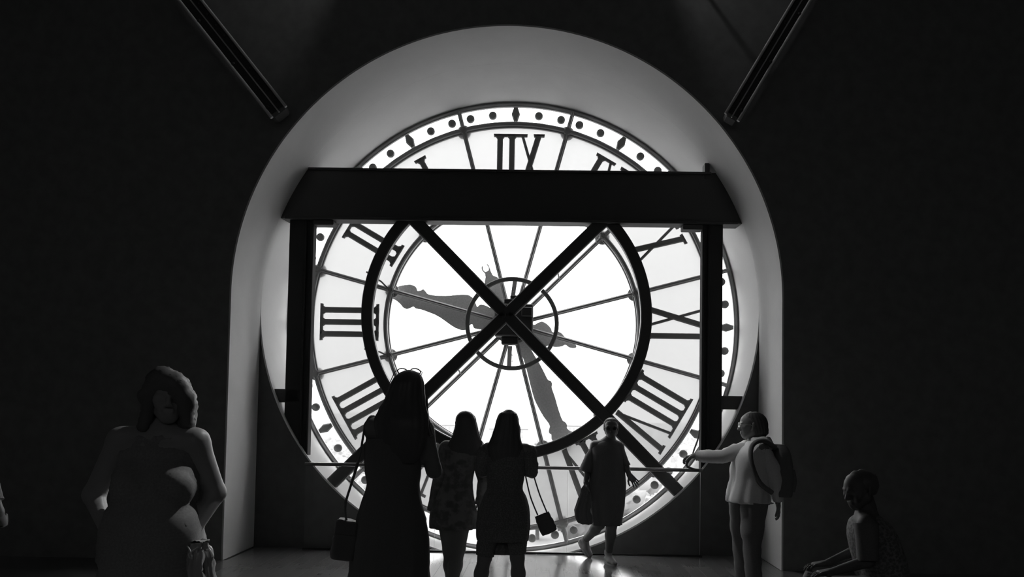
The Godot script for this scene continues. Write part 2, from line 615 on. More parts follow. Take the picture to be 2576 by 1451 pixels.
func room() -> void:
	var dark: Material = mottled(WALL * 0.85, WALL * 1.15, 0.02, 0.9, 2.0, 4)
	var plaster: StandardMaterial3D = mottled(PLASTER * 0.94, PLASTER, 0.012, 0.75, 2.5, 8)
	var hole := PackedVector2Array()
	for i in 144:
		var t := TAU * i / 144
		hole.append(VAULT + Vector2(sin(t), cos(t)) * (R + 0.02))
	struct("wall_far", holed(hole, VAULT, Vector2(-7.4, -0.6), Vector2(7.4, 8.6), 0.55, ZS), mottled(WALL * 0.4, WALL * 0.5, 0.02, 0.9, 2.0, 5))
	var arch := PackedVector2Array([Vector2(VAULT.x - R - 0.02, -0.1)])
	for i in 97:
		var t := -PI / 2 + PI * i / 96
		arch.append(VAULT + Vector2(sin(t), cos(t)) * (R + 0.02))
	arch.append(Vector2(VAULT.x + R + 0.02, -0.1))
	struct("wall_front", holed(arch, VAULT, Vector2(-7.4, -0.2), Vector2(7.4, 8.6), ZS + 0.002, ZF), dark)
	# plaster linings: the round opening narrowing to the clock, and the arched recess before it
	var g := Geo.new()
	for i in 160:
		var q := []
		for k in 2:
			var u := dirv(TAU * (i + k) / 160)
			var f := Vector3(VAULT.x, VAULT.y, ZS) + u * R
			var b := Vector3(DIAL.x, DIAL.y, 0.0) + u * 3.016
			q += [b, f, f + u * 0.019, b + u * 0.03, -u]
		g.nquad(q[0], q[1], q[6], q[5], q[4], q[4], q[9], q[9])
		g.nquad(q[3], q[2], q[7], q[8], -q[4], -q[4], -q[9], -q[9])
		var z := Vector3(0, 0, 1)
		g.nquad(q[1], q[2], q[7], q[6], z, z, z, z)
		g.nquad(q[0], q[3], q[8], q[5], -z, -z, -z, -z)
	struct("trim_1", g, plaster)
	g = Geo.new()
	g.xf = Transform3D(Basis(), Vector3(VAULT.x, VAULT.y, 0))
	g.revolve(PackedVector2Array([Vector2(R, ZS + 0.001), Vector2(R, ZF + 0.001), Vector2(R + 0.019, ZF + 0.001), Vector2(R + 0.019, ZS + 0.001)]), -PI / 2, PI / 2, 110)
	g.xf = Transform3D()
	for s in [-1.0, 1.0]:
		g.box(Vector3(VAULT.x + s * (R + 0.0095), VAULT.y / 2, (ZS + ZF) / 2 + 0.001), Vector3(0.019, VAULT.y, ZF - ZS), 0.0005)
	struct("trim_2", g, plaster)
	# floor of long boards running towards the clock
	g = Geo.new()
	g.box(Vector3(0, -0.13, 13.5), Vector3(14.6, 0.2, 25.3), 0.01)
	var fl := struct("floor", g, mat(0.16, 0.5))
	var wood := []
	for i in 4:
		var w := mottled(FLOOR * (0.92 + 0.03 * i), FLOOR * (0.97 + 0.03 * i), 0.01, 0.15, 1.6, 20 + i)
		w.metallic_specular = 0.75
		w.uv1_scale = Vector3(5.0, 1.0, 0.4)
		wood.append(w)
	var rng := RandomNumberGenerator.new()
	rng.seed = 11
	var bw := 0.148
	for i in 48:
		var x := -3.55 + i * bw
		var z := 0.86
		var first := true
		while z < 5.4:
			var l := rng.randf_range(1.2, 2.4)
			if first:
				l *= rng.randf_range(0.4, 1.0)
			first = false
			var e := minf(z + l, 5.4)
			if absf(x) > 3.0 and e > ZF and z < ZF:
				z = ZF + 0.004
				continue
			if e - z > 0.3:
				var b := Geo.new()
				b.box(Vector3(0, -0.015, 0), Vector3(bw - 0.0012, 0.03, e - z - 0.0012), 0.0004)
				var o := obj("floor_board", b, wood[rng.randi() % 4], fl)
				o.position = Vector3(x, 0, (e + z) / 2)
			z = e
	g = Geo.new()
	g.box(Vector3(0, -0.016, 15.65), Vector3(14.5, 0.03, 20.45), 0.002)
	for s in [-1.0, 1.0]:
		g.box(Vector3(s * 5.45, -0.016, 3.55), Vector3(3.6, 0.03, 3.72), 0.002)
	obj("floor_boards", g, wood[1], fl).set_meta("kind", "stuff")
	# the rest of the room
	g = Geo.new()
	g.box(Vector3(0, 8.4, 13.3), Vector3(15.2, 0.2, 26.0), 0.01)
	struct("ceiling", g, dark)
	for s in [-1.0, 1.0]:
		g = Geo.new()
		g.box(Vector3(s * 7.3, 4.1, 13.3), Vector3(0.25, 8.8, 26.0), 0.01)
		struct("wall_left" if s < 0 else "wall_right", g, dark)
	g = Geo.new()
	g.box(Vector3(0, 4.1, 26.0), Vector3(14.8, 8.8, 0.25), 0.01)
	struct("wall_back", g, dark)
	# dim lamps under the ceiling, far behind the camera
	for k in 3:
		var x := (k - 1) * 4.0
		var lamp := thing("ceiling_lamp", "dim square ceiling lamp behind the viewer, %s of the row of three" % ["left", "middle", "right"][k], "lamp", Vector3(x, 7.9, 21.0), "ceiling lamps behind the viewer")
		lamp.rotation.x = deg_to_rad(50)
		g = Geo.new()
		g.box(Vector3(0, 0.06, 0), Vector3(1.7, 0.1, 1.7), 0.02)
		obj("housing", g, mat(0.3, 0.5), lamp)
		g = Geo.new()
		g.box(Vector3(0, 0.0, 0), Vector3(1.6, 0.02, 1.6), 0.005)
		var glow := mat(0.8)
		glow.emission_enabled = true
		glow.emission = Color(1, 1, 1)
		glow.emission_energy_multiplier = 0.5
		obj("diffuser", g, glow, lamp)
		var al := AreaLight3D.new()
		al.name = "lamp_light_%d" % (k + 1)
		al.area_size = Vector2(1.6, 1.6)
		al.light_energy = LAMP
		al.area_range = 60.0
		al.shadow_enabled = true
		lamp.add_child(al, true)
		al.position = Vector3(0, -0.03, 0)
		al.rotation.x = -PI / 2

# riveted roof rib leaning on the wall: two lips, a middle strip, rivets
func rib(a: Vector2, b: Vector2, w: float, lit: float, where: String) -> void:
	var t := thing("roof_rib", where, "steel beam", Vector3(a.x, a.y, 1.72))
	var steel: Material = mottled(RIB * 0.7, RIB * 1.2, 0.05, 0.6, 0.6, 31)
	var A := Vector3.ZERO
	var B := Vector3(b.x - a.x, b.y - a.y, 0)
	var d := B.normalized()
	var side := Vector3(-d.y, d.x, 0) * lit
	var g := Geo.new()
	g.bar(A + Vector3(0, 0, 0.1), B + Vector3(0, 0, 0.1), w * 0.96, 0.2, Vector3(0, 0, 1), 0.03)
	obj("web", g, steel, t)
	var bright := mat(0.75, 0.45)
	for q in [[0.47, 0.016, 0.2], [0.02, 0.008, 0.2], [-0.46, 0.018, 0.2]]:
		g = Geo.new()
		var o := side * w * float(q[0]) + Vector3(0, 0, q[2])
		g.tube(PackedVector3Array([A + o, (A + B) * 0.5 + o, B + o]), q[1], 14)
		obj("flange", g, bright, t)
	var len := B.length()
	var k := 0
	var s := 0.12
	while s < len:
		g = Geo.new()
		var c := d * s + side * w * 0.23 + Vector3(0, 0, 0.2)
		g.ball(c, Vector3(0.02, 0.02, 0.016), 10, 6)
		obj("rivet", g, steel, t)
		if k % 4 == 0:
			g = Geo.new()
			g.ball(d * s - side * w * 0.3 + Vector3(0, 0, 0.2), Vector3(0.022, 0.022, 0.018), 10, 6)
			obj("rivet", g, steel, t)
		s += 0.155
		k += 1

# The clock ----------------------------------------------------------------------
func dirv(a: float) -> Vector3:
	return Vector3(sin(a), cos(a), 0)

# numerals are seen from behind: strokes run mirrored. u goes clockwise in view, v outwards
func numeral(word: String) -> Geo:
	var g := Geo.new()
	var lo := 1.792
	var hi := 2.578
	var x := 0.0
	var at := []
	for i in word.length():
		if i > 0:
			x += 0.162 if word[i] == "I" and word[i - 1] == "I" else 0.25
		at.append(x)
	var mid := x / 2
	var sf := 0.036
	var thick := 0.074
	var q := func(a: Vector2, b: Vector2, w: float) -> void:
		# a stroke cut level at both ends
		var k := w / 2 * sqrt(1.0 + pow((b.x - a.x) / (b.y - a.y), 2.0))
		g.prism(PackedVector2Array([a + Vector2(-k, 0), a + Vector2(k, 0), b + Vector2(k, 0), b + Vector2(-k, 0)]), -0.01, 0.035, 0.01)
	var serif := func(x0: float, x1: float, top: bool) -> void:
		var y := hi if top else lo
		var s := -1.0 if top else 1.0
		g.prism(PackedVector2Array([Vector2(x0, y), Vector2(x1, y), Vector2(x1 - 0.006, y + s * sf), Vector2(x0 + 0.006, y + s * sf)]), -0.01, 0.035, 0.009)
	var brace := func(c: float, w: float, top: bool) -> void:
		var y := hi if top else lo
		var s := -1.0 if top else 1.0
		g.prism(PackedVector2Array([Vector2(c - w / 2 - 0.026, y + s * 0.03), Vector2(c + w / 2 + 0.026, y + s * 0.03), Vector2(c + w / 2, y + s * 0.065), Vector2(c - w / 2, y + s * 0.065)]), -0.01, 0.034, 0.008)
	var tops := []     # [from, to] of serifs above
	var lows := []
	for i in word.length():
		var c: float = at[i] - mid
		if word[i] == "I":
			q.call(Vector2(c, lo), Vector2(c, hi), thick)
			brace.call(c, thick, true)
			brace.call(c, thick, false)
			tops.append([c - thick / 2 - 0.05, c + thick / 2 + 0.05])
			lows.append([c - thick / 2 - 0.05, c + thick / 2 + 0.05])
		elif word[i] == "X":
			q.call(Vector2(c - 0.115, lo), Vector2(c + 0.115, hi), thick)
			q.call(Vector2(c + 0.115, lo), Vector2(c - 0.115, hi), 0.036)
			for s in [-1.0, 1.0]:
				tops.append([c + s * 0.115 - 0.075, c + s * 0.115 + 0.075])
				lows.append([c + s * 0.115 - 0.075, c + s * 0.115 + 0.075])
		else:
			q.call(Vector2(c - 0.0, lo + 0.0), Vector2(c + 0.125, hi), thick)
			q.call(Vector2(c - 0.0, lo + 0.06), Vector2(c - 0.125, hi), 0.036)
			for s in [-1.0, 1.0]:
				tops.append([c + s * 0.125 - 0.07, c + s * 0.125 + 0.07])
	for e in [[tops, true], [lows, false]]:
		var L: Array = e[0]
		L.sort_custom(func(a, b): return a[0] < b[0])
		var i := 0
		while i < L.size():
			var a: float = L[i][0]
			var b: float = L[i][1]
			while i + 1 < L.size() and L[i + 1][0] < b + 0.03:
				i += 1
				b = L[i][1]
			serif.call(a, b, e[1])
			i += 1
	return g

func smooth2(p: PackedVector2Array) -> PackedVector2Array:
	var o := PackedVector2Array()
	for i in p.size():
		var a := p[i]
		var b := p[(i + 1) % p.size()]
		o.append(a.lerp(b, 0.18))
		o.append(a.lerp(b, 0.82))
	return o

func pairs(s: Array) -> PackedVector2Array:
	var o := PackedVector2Array()
	for i in range(0, s.size(), 2):
		o.append(Vector2(s[i], s[i + 1]))
	return o

func clock() -> void:
	var t := thing("clock", "huge round glazed clock seen from behind, mirrored Roman numerals dark against white sky", "clock", DIAL)
	var iron := mat(IRON, 0.55)
	var iron2 := mat(IRON * 0.8, 0.6)
	var zinc: StandardMaterial3D = mottled(0.2, 0.3, 0.03, 0.65, 0.5, 51)
	var clear := mat(0.95, 0.03, 0.0, 0.02)
	clear.metallic_specular = 0.4
	var frost := mat(FROST, 0.9, 0.0, 0.72)
	frost.backlight_enabled = true
	frost.backlight = Color(FROST, FROST, FROST).linear_to_srgb()
	for k in 12:
		# panes: inner fan, numeral band, minute band
		var a := deg_to_rad(15.0 + 30.0 * k)
		var b := a + PI / 6
		for q in [[0.2, 1.69, clear], [1.69, 2.71, frost], [2.71, 2.985, clear]]:
			var g := Geo.new()
			g.revolve(PackedVector2Array([Vector2(q[0] + 0.004, -0.012), Vector2(q[1] - 0.004, -0.012), Vector2(q[1] - 0.004, -0.004), Vector2(q[0] + 0.004, -0.004)]), a + 0.002, b - 0.002, 12)
			var p := obj("glass_pane", g, q[2], t)
			if k == 0 and q[0] > 1 and q[0] < 2:
				p.set_meta("label", "milky frosted pane behind the numerals")
	for q in [[2.97, 3.01, 0.03, "outer_ring"], [2.685, 2.735, 0.075, "minute_ring"], [1.662, 1.716, 0.09, "inner_ring"]]:
		var g := Geo.new()
		g.ring(q[0], q[1], -0.05, q[2], 0.016, 0, TAU, 180)
		g.ring(q[0] - 0.012, q[1] + 0.008, -0.03, 0.012, 0.004, 0, TAU, 180)
		obj(q[3], g, iron, t)
	for k in 12:
		var a := deg_to_rad(15.0 + 30.0 * k)
		var u := dirv(a)
		var g := Geo.new()
		g.bar(u * 0.24 + Vector3(0, 0, 0.02), u * 2.975 + Vector3(0, 0, 0.02), 0.03, 0.1, Vector3(0, 0, 1), 0.008)
		g.bar(u * 0.24, u * 2.975, 0.056, 0.04, Vector3(0, 0, 1), 0.008)
		obj("spoke", g, iron, t)
		for r in [1.69, 2.71]:
			g = Geo.new()
			g.xf = Transform3D(Basis(), u * r)
			g.revolve(PackedVector2Array([Vector2(0.001, -0.09), Vector2(0.06, -0.085), Vector2(0.092, -0.06), Vector2(0.092, -0.03), Vector2(0.001, -0.03)]), 0, TAU, 28)
			g.revolve(PackedVector2Array([Vector2(0.001, 0.09), Vector2(0.03, 0.088), Vector2(0.05, 0.07), Vector2(0.05, 0.0), Vector2(0.001, 0.0)]), 0, TAU, 20)
			obj("rosette", g, iron2, t)
	var words := ["IIX", "IX", "X", "XI", "IIIV", "IIV", "IV", "V", "IIII", "III", "II", "I"]
	for k in 12:
		var o := obj("numeral", numeral(words[k]), iron2, t)
		o.rotation.z = -TAU * k / 12
		var g := Geo.new()
		var hx := PackedVector2Array([Vector2(-0.026, 0.093), Vector2(0.026, 0.093), Vector2(0.058, 0.0), Vector2(0.026, -0.093), Vector2(-0.026, -0.093), Vector2(-0.058, 0.0)])
		g.prism(hx, -0.01, 0.04, 0.014)
		o = obj("hour_mark", g, iron2, t)
		o.position = dirv(TAU * k / 12) * 2.85
		o.rotation.z = -TAU * k / 12
		for s in [-12.4, -6.28, 6.28, 12.4]:
			g = Geo.new()
			g.revolve(PackedVector2Array([Vector2(0.001, -0.01), Vector2(0.055, -0.01), Vector2(0.055, 0.012), Vector2(0.046, 0.026), Vector2(0.02, 0.036), Vector2(0.001, 0.038)]), 0, TAU, 26)
			o = obj("minute_stud", g, iron2, t)
			o.position = dirv(TAU * k / 12 + deg_to_rad(s)) * 2.85
	# hands, on the far side of the glass
	var hour := pairs([-1.65,0.35,-1.66,0.42,-1.61,0.51,-1.50,0.54,-1.40,0.55,-1.33,0.52,-1.31,0.46,-1.26,0.47,-1.23,0.49,-1.20,0.46,-1.17,0.42,-1.06,0.40,-0.89,0.40,-0.73,0.42,-0.61,0.42,-0.54,0.37,-0.50,0.28,-0.49,0.25,-0.45,0.29,-0.38,0.28,-0.24,0.21,-0.00,0.13,0.22,0.04,0.30,0.02,0.34,0.05,0.40,0.07,0.46,0.04,0.52,-0.02,0.54,-0.08,0.61,-0.06,0.67,-0.09,0.71,-0.14,0.79,-0.19,0.87,-0.25,0.87,-0.28,0.83,-0.29,0.77,-0.28,0.72,-0.24,0.67,-0.27,0.57,-0.28,0.51,-0.25,0.44,-0.28,0.36,-0.28,0.22,-0.21,0.00,-0.15,-0.21,-0.10,-0.45,-0.05,-0.53,-0.04,-0.55,0.02,-0.58,0.01,-0.63,-0.06,-0.69,-0.07,-0.80,-0.03,-1.03,0.13,-1.25,0.21,-1.33,0.22,-1.36,0.25,-1.40,0.23,-1.45,0.21,-1.50,0.23,-1.54,0.28,-1.60,0.33])
	var minute := pairs([0.11,-0.33,0.19,-0.56,0.28,-0.90,0.32,-1.02,0.42,-1.20,0.53,-1.34,0.51,-1.42,0.52,-1.45,0.55,-1.46,0.55,-1.53,0.61,-1.60,0.76,-1.66,0.88,-1.56,0.83,-1.42,0.79,-1.41,0.75,-1.37,0.76,-1.34,0.74,-1.30,0.69,-1.27,0.63,-1.10,0.59,-0.96,0.54,-0.83,0.55,-0.78,0.53,-0.74,0.49,-0.73,0.44,-0.63,0.37,-0.50,0.29,-0.38,0.15,-0.11,-0.00,0.16,-0.12,0.39,-0.15,0.45,-0.16,0.55,-0.21,0.66,-0.28,0.68,-0.31,0.74,-0.32,0.77,-0.34,0.82,-0.36,0.84,-0.37,0.83,-0.35,0.81,-0.34,0.79,-0.34,0.75,-0.38,0.73,-0.40,0.74,-0.42,0.77,-0.42,0.81,-0.43,0.81,-0.44,0.79,-0.43,0.75,-0.39,0.71,-0.38,0.66,-0.39,0.60,-0.39,0.55,-0.38,0.49,-0.30,0.41,-0.17,0.16,-0.05,-0.06])
	for q in [["hour_hand", hour, -0.165], ["minute_hand", minute, -0.135]]:
		var g := Geo.new()
		g.plate(smooth2(q[1]), q[2] - 0.008, q[2] + 0.008)
		obj(q[0], g, zinc, t)
	# hub: plate, gear case, brackets and the broken guard ring in front of the spokes
	var g := Geo.new()
	g.revolve(PackedVector2Array([Vector2(0.001, -0.2), Vector2(0.1, -0.2), Vector2(0.1, -0.06), Vector2(0.26, -0.05), Vector2(0.27, 0.08), Vector2(0.24, 0.12), Vector2(0.001, 0.13)]), 0, TAU, 40)
	obj("hub", g, mat(0.05, 0.6), t)
	g = Geo.new()
	g.box(Vector3(0.03, 0.02, 0.22), Vector3(0.5, 0.42, 0.24), 0.015)
	g.box(Vector3(0.2, 0.12, 0.36), Vector3(0.14, 0.12, 0.1), 0.01)
	g.box(Vector3(0.02, 0.25, 0.2), Vector3(0.24, 0.1, 0.2), 0.01)
	g.box(Vector3(-0.02, -0.24, 0.18), Vector3(0.22, 0.1, 0.16), 0.01)
	g.box(Vector3(0.02, 0.32, 0.16), Vector3(0.09, 0.08, 0.12), 0.01)
	obj("gear_case", g, mat(0.04, 0.6), t)
	for s in [1.0, -1.0]:
		g = Geo.new()
		g.bar(Vector3(0.0 if s > 0 else -0.02, s * 0.3, 0.12), Vector3(0.035 if s > 0 else -0.03, s * 0.6, 0.1), 0.058, 0.025, Vector3(0, 0, 1), 0.004)
		for r in [0.42, 0.5]:
			g.ball(Vector3(0.012, s * r, 0.135), Vector3(0.008, 0.008, 0.006), 8, 5)
		obj("bracket", g, mat(0.85, 0.5), t)
	for q in [[41.0, 234.0], [243.0, 390.0]]:
		g = Geo.new()
		g.ring(0.565, 0.622, 0.09, 0.125, 0.008, deg_to_rad(q[0]), deg_to_rad(q[1]), 60)
		obj("guard_ring", g, iron2, t)
	# little struts between spokes and frame
	for q in [[45.0, 0.87], [45.0, 1.56], [225.0, 0.95]]:
		g = Geo.new()
		var u: Vector3 = dirv(deg_to_rad(q[0])) * float(q[1])
		g.tube(PackedVector3Array([u + Vector3(0.0, 0, 0.06), u + Vector3(-0.03, 0.08, 0.3)]), 0.012, 8)
		obj("strut", g, mat(0.3, 0.6), t)
	for q in [285.0, 255.0]:
		g = Geo.new()
		var u := dirv(deg_to_rad(q))
		g.tube(PackedVector3Array([u * 1.72 + Vector3(0, 0, 0.06), u * 1.8 + Vector3(-0.0, 0.06, 0.14), u * 1.95 + Vector3(-0.02, 0.12, 0.3)]), 0.011, 8)
		obj("strut", g, mat(0.3, 0.6), t)

func frame() -> void:
	var c := Vector3(-0.046, 2.888, 0)
	var t := thing("steel_frame", "black steel portal frame with big ring and crossed bars before the clock", "frame", Vector3(0, 0, 0))
	var m := mat(FRAME, 0.55)
	var z := 0.725
	var g := Geo.new()
	var bm := PackedVector2Array()
	for e in [-1.0, 1.0]:
		for i in 9:
			var y := 4.048 + 0.63 * (i if e < 0 else 8 - i) / 8.0
			bm.append(Vector2(VAULT.x + e * (sqrt(R * R - pow(y - VAULT.y, 2.0)) - 0.004), y))
	g.plate(bm, 0.56, 0.79)
	g.box(Vector3(-0.012, 4.05, z), Vector3(5.6, 0.035, 0.2), 0.006)
	g.box(Vector3(-0.04, 4.67, z - 0.01), Vector3(5.0, 0.03, 0.2), 0.006)
	g.box(Vector3(-2.57, 4.72, z), Vector3(0.02, 0.16, 0.14), 0.004)
	g.box(Vector3(2.41, 4.7, z), Vector3(0.06, 0.2, 0.14), 0.004)
	obj("beam", g, m, t)
	for s in [[-2.62, -2.459, -2.762, 1.3], [2.505, 2.364, 2.615, 1.1]]:
		g = Geo.new()
		var x0: float = s[1]
		var x1: float = s[2]
		g.box(Vector3((x0 + x1) / 2, 2.465, z), Vector3(absf(x1 - x0), 3.15, 0.1), 0.01)
		g.box(Vector3(x0 + (x1 - x0) * 0.3, 2.465, z + 0.055), Vector3(0.03, 3.15, 0.03), 0.006)
		g.box(Vector3(x0 + (x1 - x0) * 0.03, 2.465, z), Vector3(0.025, 3.15, 0.13), 0.006)
		obj("post", g, mat(0.018, 0.7), t)
		g = Geo.new()
		var k := -1.0 if s[0] < 0 else 1.0
		g.box(Vector3(x0 - k * 0.125, 4.0, z), Vector3(0.25, 0.065, 0.16), 0.01)
		obj("gusset", g, m, t)
		g = Geo.new()
		g.box(Vector3(k * 2.765, 1.843, z), Vector3(0.36, 0.165, 0.1), 0.008)
		obj("bracket", g, m, t)
	g = Geo.new()
	g.xf = Transform3D(Basis(), c)
	g.ring(1.662, 1.8, z - 0.045, z + 0.045, 0.012, 0, TAU, 160)
	obj("ring", g, m, t)
	for q in [[-1.0, 1.0, 1.72], [1.0, 1.0, 1.72], [-1.0, -1.0, 3.2], [1.0, -1.0, 3.2]]:
		var u := Vector3(q[0], q[1], 0).normalized()
		g = Geo.new()
		g.bar(c + Vector3(0, 0, z + 0.002 * q[0]), c + u * q[2] + Vector3(0, 0, z + 0.002 * q[0]), 0.155, 0.11, Vector3(0, 0, 1), 0.014)
		obj("cross_bar", g, m, t)

func balustrade() -> void:
	var t := thing("balustrade", "low clear glass balustrade with round metal handrail at the foot of the clock", "balustrade", Vector3(0, 0, 0.95))
	var g := Geo.new()
	g.tube(PackedVector3Array([Vector3(-2.43, 1.02, 0), Vector3(-0.04, 1.022, 0), Vector3(2.34, 1.025, 0)]), 0.0215, 20)
	obj("handrail", g, mat(0.35, 0.3, 1.0), t)
	var gl := mat(0.9, 0.02, 0.0, 0.02)
	gl.metallic_specular = 0.4
	var edge := mat(0.8, 0.3, 0.0, 0.7)
	edge.backlight_enabled = true
	edge.backlight = Color(0.8, 0.8, 0.8)
	for q in [[-2.42, -0.85], [-0.84, 0.738], [0.748, 2.32]]:
		g = Geo.new()
		g.box(Vector3((q[0] + q[1]) / 2, 0.508, 0), Vector3(q[1] - q[0], 0.97, 0.012), 0.001)
		var p := obj("glass_panel", g, gl, t)
		g = Geo.new()
		g.box(Vector3(q[1] - 0.0015, 0.508, 0), Vector3(0.003, 0.97, 0.013), 0.0005)
		obj("polished_edge", g, edge, p)
	g = Geo.new()
	g.box(Vector3(-0.045, 0.009, 0), Vector3(4.78, 0.016, 0.03), 0.003)
	obj("base_channel", g, mat(0.03, 0.5), t)

# Outside -----------------------------------------------------------------------
func outside() -> void:
	var rng := RandomNumberGenerator.new()
	rng.seed = 5
	var g := Geo.new()
	g.box(Vector3(0, -22.5, -2500), Vector3(6000, 1, 5000), 0.1)
	struct("ground", g, mottled(0.11, 0.15, 0.01, 0.9, 60.0, 71))
	# hill on the horizon
	g = Geo.new()
	var rows := []
	for i in 13:
		var s := i / 12.0
		var row := PackedVector3Array()
		for j in 40:
			var a := TAU * j / 40
			var rr := (1.0 - s) * (1.0 + 0.12 * sin(a * 3.0) + 0.06 * sin(a * 7.0 + 1))
			row.append(Vector3(-330 + cos(a) * 620 * rr, -24 + 52.0 * (1 - pow(1 - s, 1.6)), -2700 + sin(a) * 300 * rr))
		rows.append(row)
	g.rows(rows)
	var hill := struct("hill", g, mottled(0.15, 0.19, 0.02, 0.9, 90.0, 72))
	hill.set_meta("label", "low pale hill on the horizon behind the clock glass")
	# trees of the garden across the river
	var leaf: Material = mottled(LEAF * 0.4, LEAF * 1.5, 0.12, 0.9, 5.0, 73)
	var bark := mat(0.05, 0.9)
	var protos := []
	for k in 4:
		var f := Geo.new()
		f.ball(Vector3(0, 8.2, 0), Vector3(5.2, 4.4, 5.0), 44, 30)
		f.rough(noise(0.11, 80 + k), 3.6)
		f.rough(noise(0.45, 90 + k), 1.6)
		f.rough(noise(1.1, 95 + k), 0.7)
		var tr := Geo.new()
		tr.tube(PackedVector3Array([Vector3(0, -0.2, 0), Vector3(0.1, 3, 0), Vector3(0, 6, 0)]), [0.42, 0.32, 0.25], 8)
		protos.append([f.mesh(), tr.mesh()])
	var spots := []
	for d in range(0, 22):
		var z := -118.0 - d * 16.0
		for e in 22:
			var x := (e - 10.5) * 14.5 + (d % 2) * 7.0 + rng.randf_range(-1.5, 1.5)
			var s := x / (-z + 10.0)
			if (s > -0.29 and s < -0.17) or (s > 0.0 and s < 0.235):
				spots.append(Vector3(x, -22, z + rng.randf_range(-1.5, 1.5)))
	var first: Node3D = null
	for i in mini(spots.size(), 300):
		var k := rng.randi() % 4
		var o := thing("garden_tree", "pale leafy garden tree far below, seen through the lower clock glass", "tree", spots[i], "garden trees beyond the river")
		for q in [["foliage", protos[k][0], leaf], ["trunk", protos[k][1], bark]]:
			var mi := MeshInstance3D.new()
			mi.name = q[0]
			mi.mesh = q[1]
			mi.material_override = q[2]
			o.add_child(mi, true)
		o.rotation.y = rng.randf() * TAU
		o.scale = Vector3.ONE * rng.randf_range(0.8, 1.02)
	# pale town houses behind the garden
	var stone := mat(0.24, 0.8)
	var slate := mat(0.2, 0.7)
	var pane := mat(0.2, 0.6)
	var names := [["leftmost", "second from the left", "third from the left", "fourth from the left", "fifth from the left", "sixth from the left", "sixth from the right", "fifth from the right", "fourth from the right", "third from the right", "second from the right", "rightmost"]]
	for i in 12:
		var w := rng.randf_range(24, 36)
		var hgt := rng.randf_range(15, 20)
		var o := thing("town_house", "pale stone town house beyond the garden, %s of the row" % names[0][i], "house", Vector3((i - 5.5) * 42.0 + rng.randf_range(-4, 4), -22, -520 - rng.randf_range(0, 60)), "town houses beyond the garden")
		var b := Geo.new()
		b.box(Vector3(0, hgt / 2, 0), Vector3(w, hgt, 14), 0.2)
		b.box(Vector3(0, hgt, 0), Vector3(w + 0.8, 0.5, 14.8), 0.1)
		obj("facade", b, stone, o)
		b = Geo.new()
		var rf := []
		for q in [[0.0, 1.0, 7.0], [3.4, 0.93, 4.6], [4.6, 0.9, 0.6]]:
			rf.append(PackedVector3Array([Vector3(-w / 2 * q[1], hgt + q[0], q[2]), Vector3(w / 2 * q[1], hgt + q[0], q[2]), Vector3(w / 2 * q[1], hgt + q[0], -q[2]), Vector3(-w / 2 * q[1], hgt + q[0], -q[2])]))
		b.rows(rf)
		obj("roof", b, slate, o)
		for k in 3:
			b = Geo.new()
			b.box(Vector3((k - 1) * w * 0.3, hgt + 5.0, 0), Vector3(1.6, 3.0, 0.9), 0.1)
			obj("chimney", b, stone, o)
		b = Geo.new()
		for fl in 4:
			for k in int(w / 3.2):
				b.box(Vector3(-w / 2 + 2.0 + k * 3.2, 3.0 + fl * hgt / 4.4, 7.0), Vector3(1.2, 2.3, 0.2), 0.03)
		obj("windows", b, pane, o).set_meta("kind", "stuff")

# small spotlights high on the wall that rake across the ribs
func wall_spot(at: Vector3, to: Vector3, label: String, power := SPOT, cone := 21.0) -> void:
	var t := thing("wall_spotlight", label, "lamp", at)
	var d := (to - at).normalized()
	var b := Basis.looking_at(d)
	var g := Geo.new()
	g.xf = Transform3D(b, Vector3())
	var R := []
	for q in [[0.16, 0.03], [0.15, 0.05], [0.0, 0.055], [-0.02, 0.06], [-0.02, 0.05], [0.0, 0.045]]:
		var row := PackedVector3Array()
		for j in 24:
			row.append(Vector3(cos(TAU * j / 24) * q[1], sin(TAU * j / 24) * q[1], q[0]))
		R.append(row)
	g.rows(R)
	obj("housing", g, mat(0.05, 0.5), t)
	g = Geo.new()
	g.tube(PackedVector3Array([Vector3(0, 0, 0), Vector3(0, 0.1, -0.2), Vector3(0, 0.1, ZF - at.z)]), 0.015, 10)
	obj("arm", g, mat(0.05, 0.5), t)
	g = Geo.new()
	g.xf = Transform3D(b, Vector3())
	g.ball(Vector3(0, 0, -0.025), Vector3(0.045, 0.045, 0.01), 16, 8)
	var glow := mat(0.8)
	glow.emission_enabled = true
	glow.emission = Color(1, 1, 1)
	glow.emission_energy_multiplier = 1.5
	obj("lens", g, glow, t)
	var s := SpotLight3D.new()
	s.name = "spot_light"
	s.spot_angle = cone
	s.spot_angle_attenuation = 0.8
	s.light_energy = power
	s.light_size = 0.045
	s.spot_range = 40.0
	s.shadow_enabled = true
	t.add_child(s, true)
	s.transform = Transform3D(b, d * 0.06)

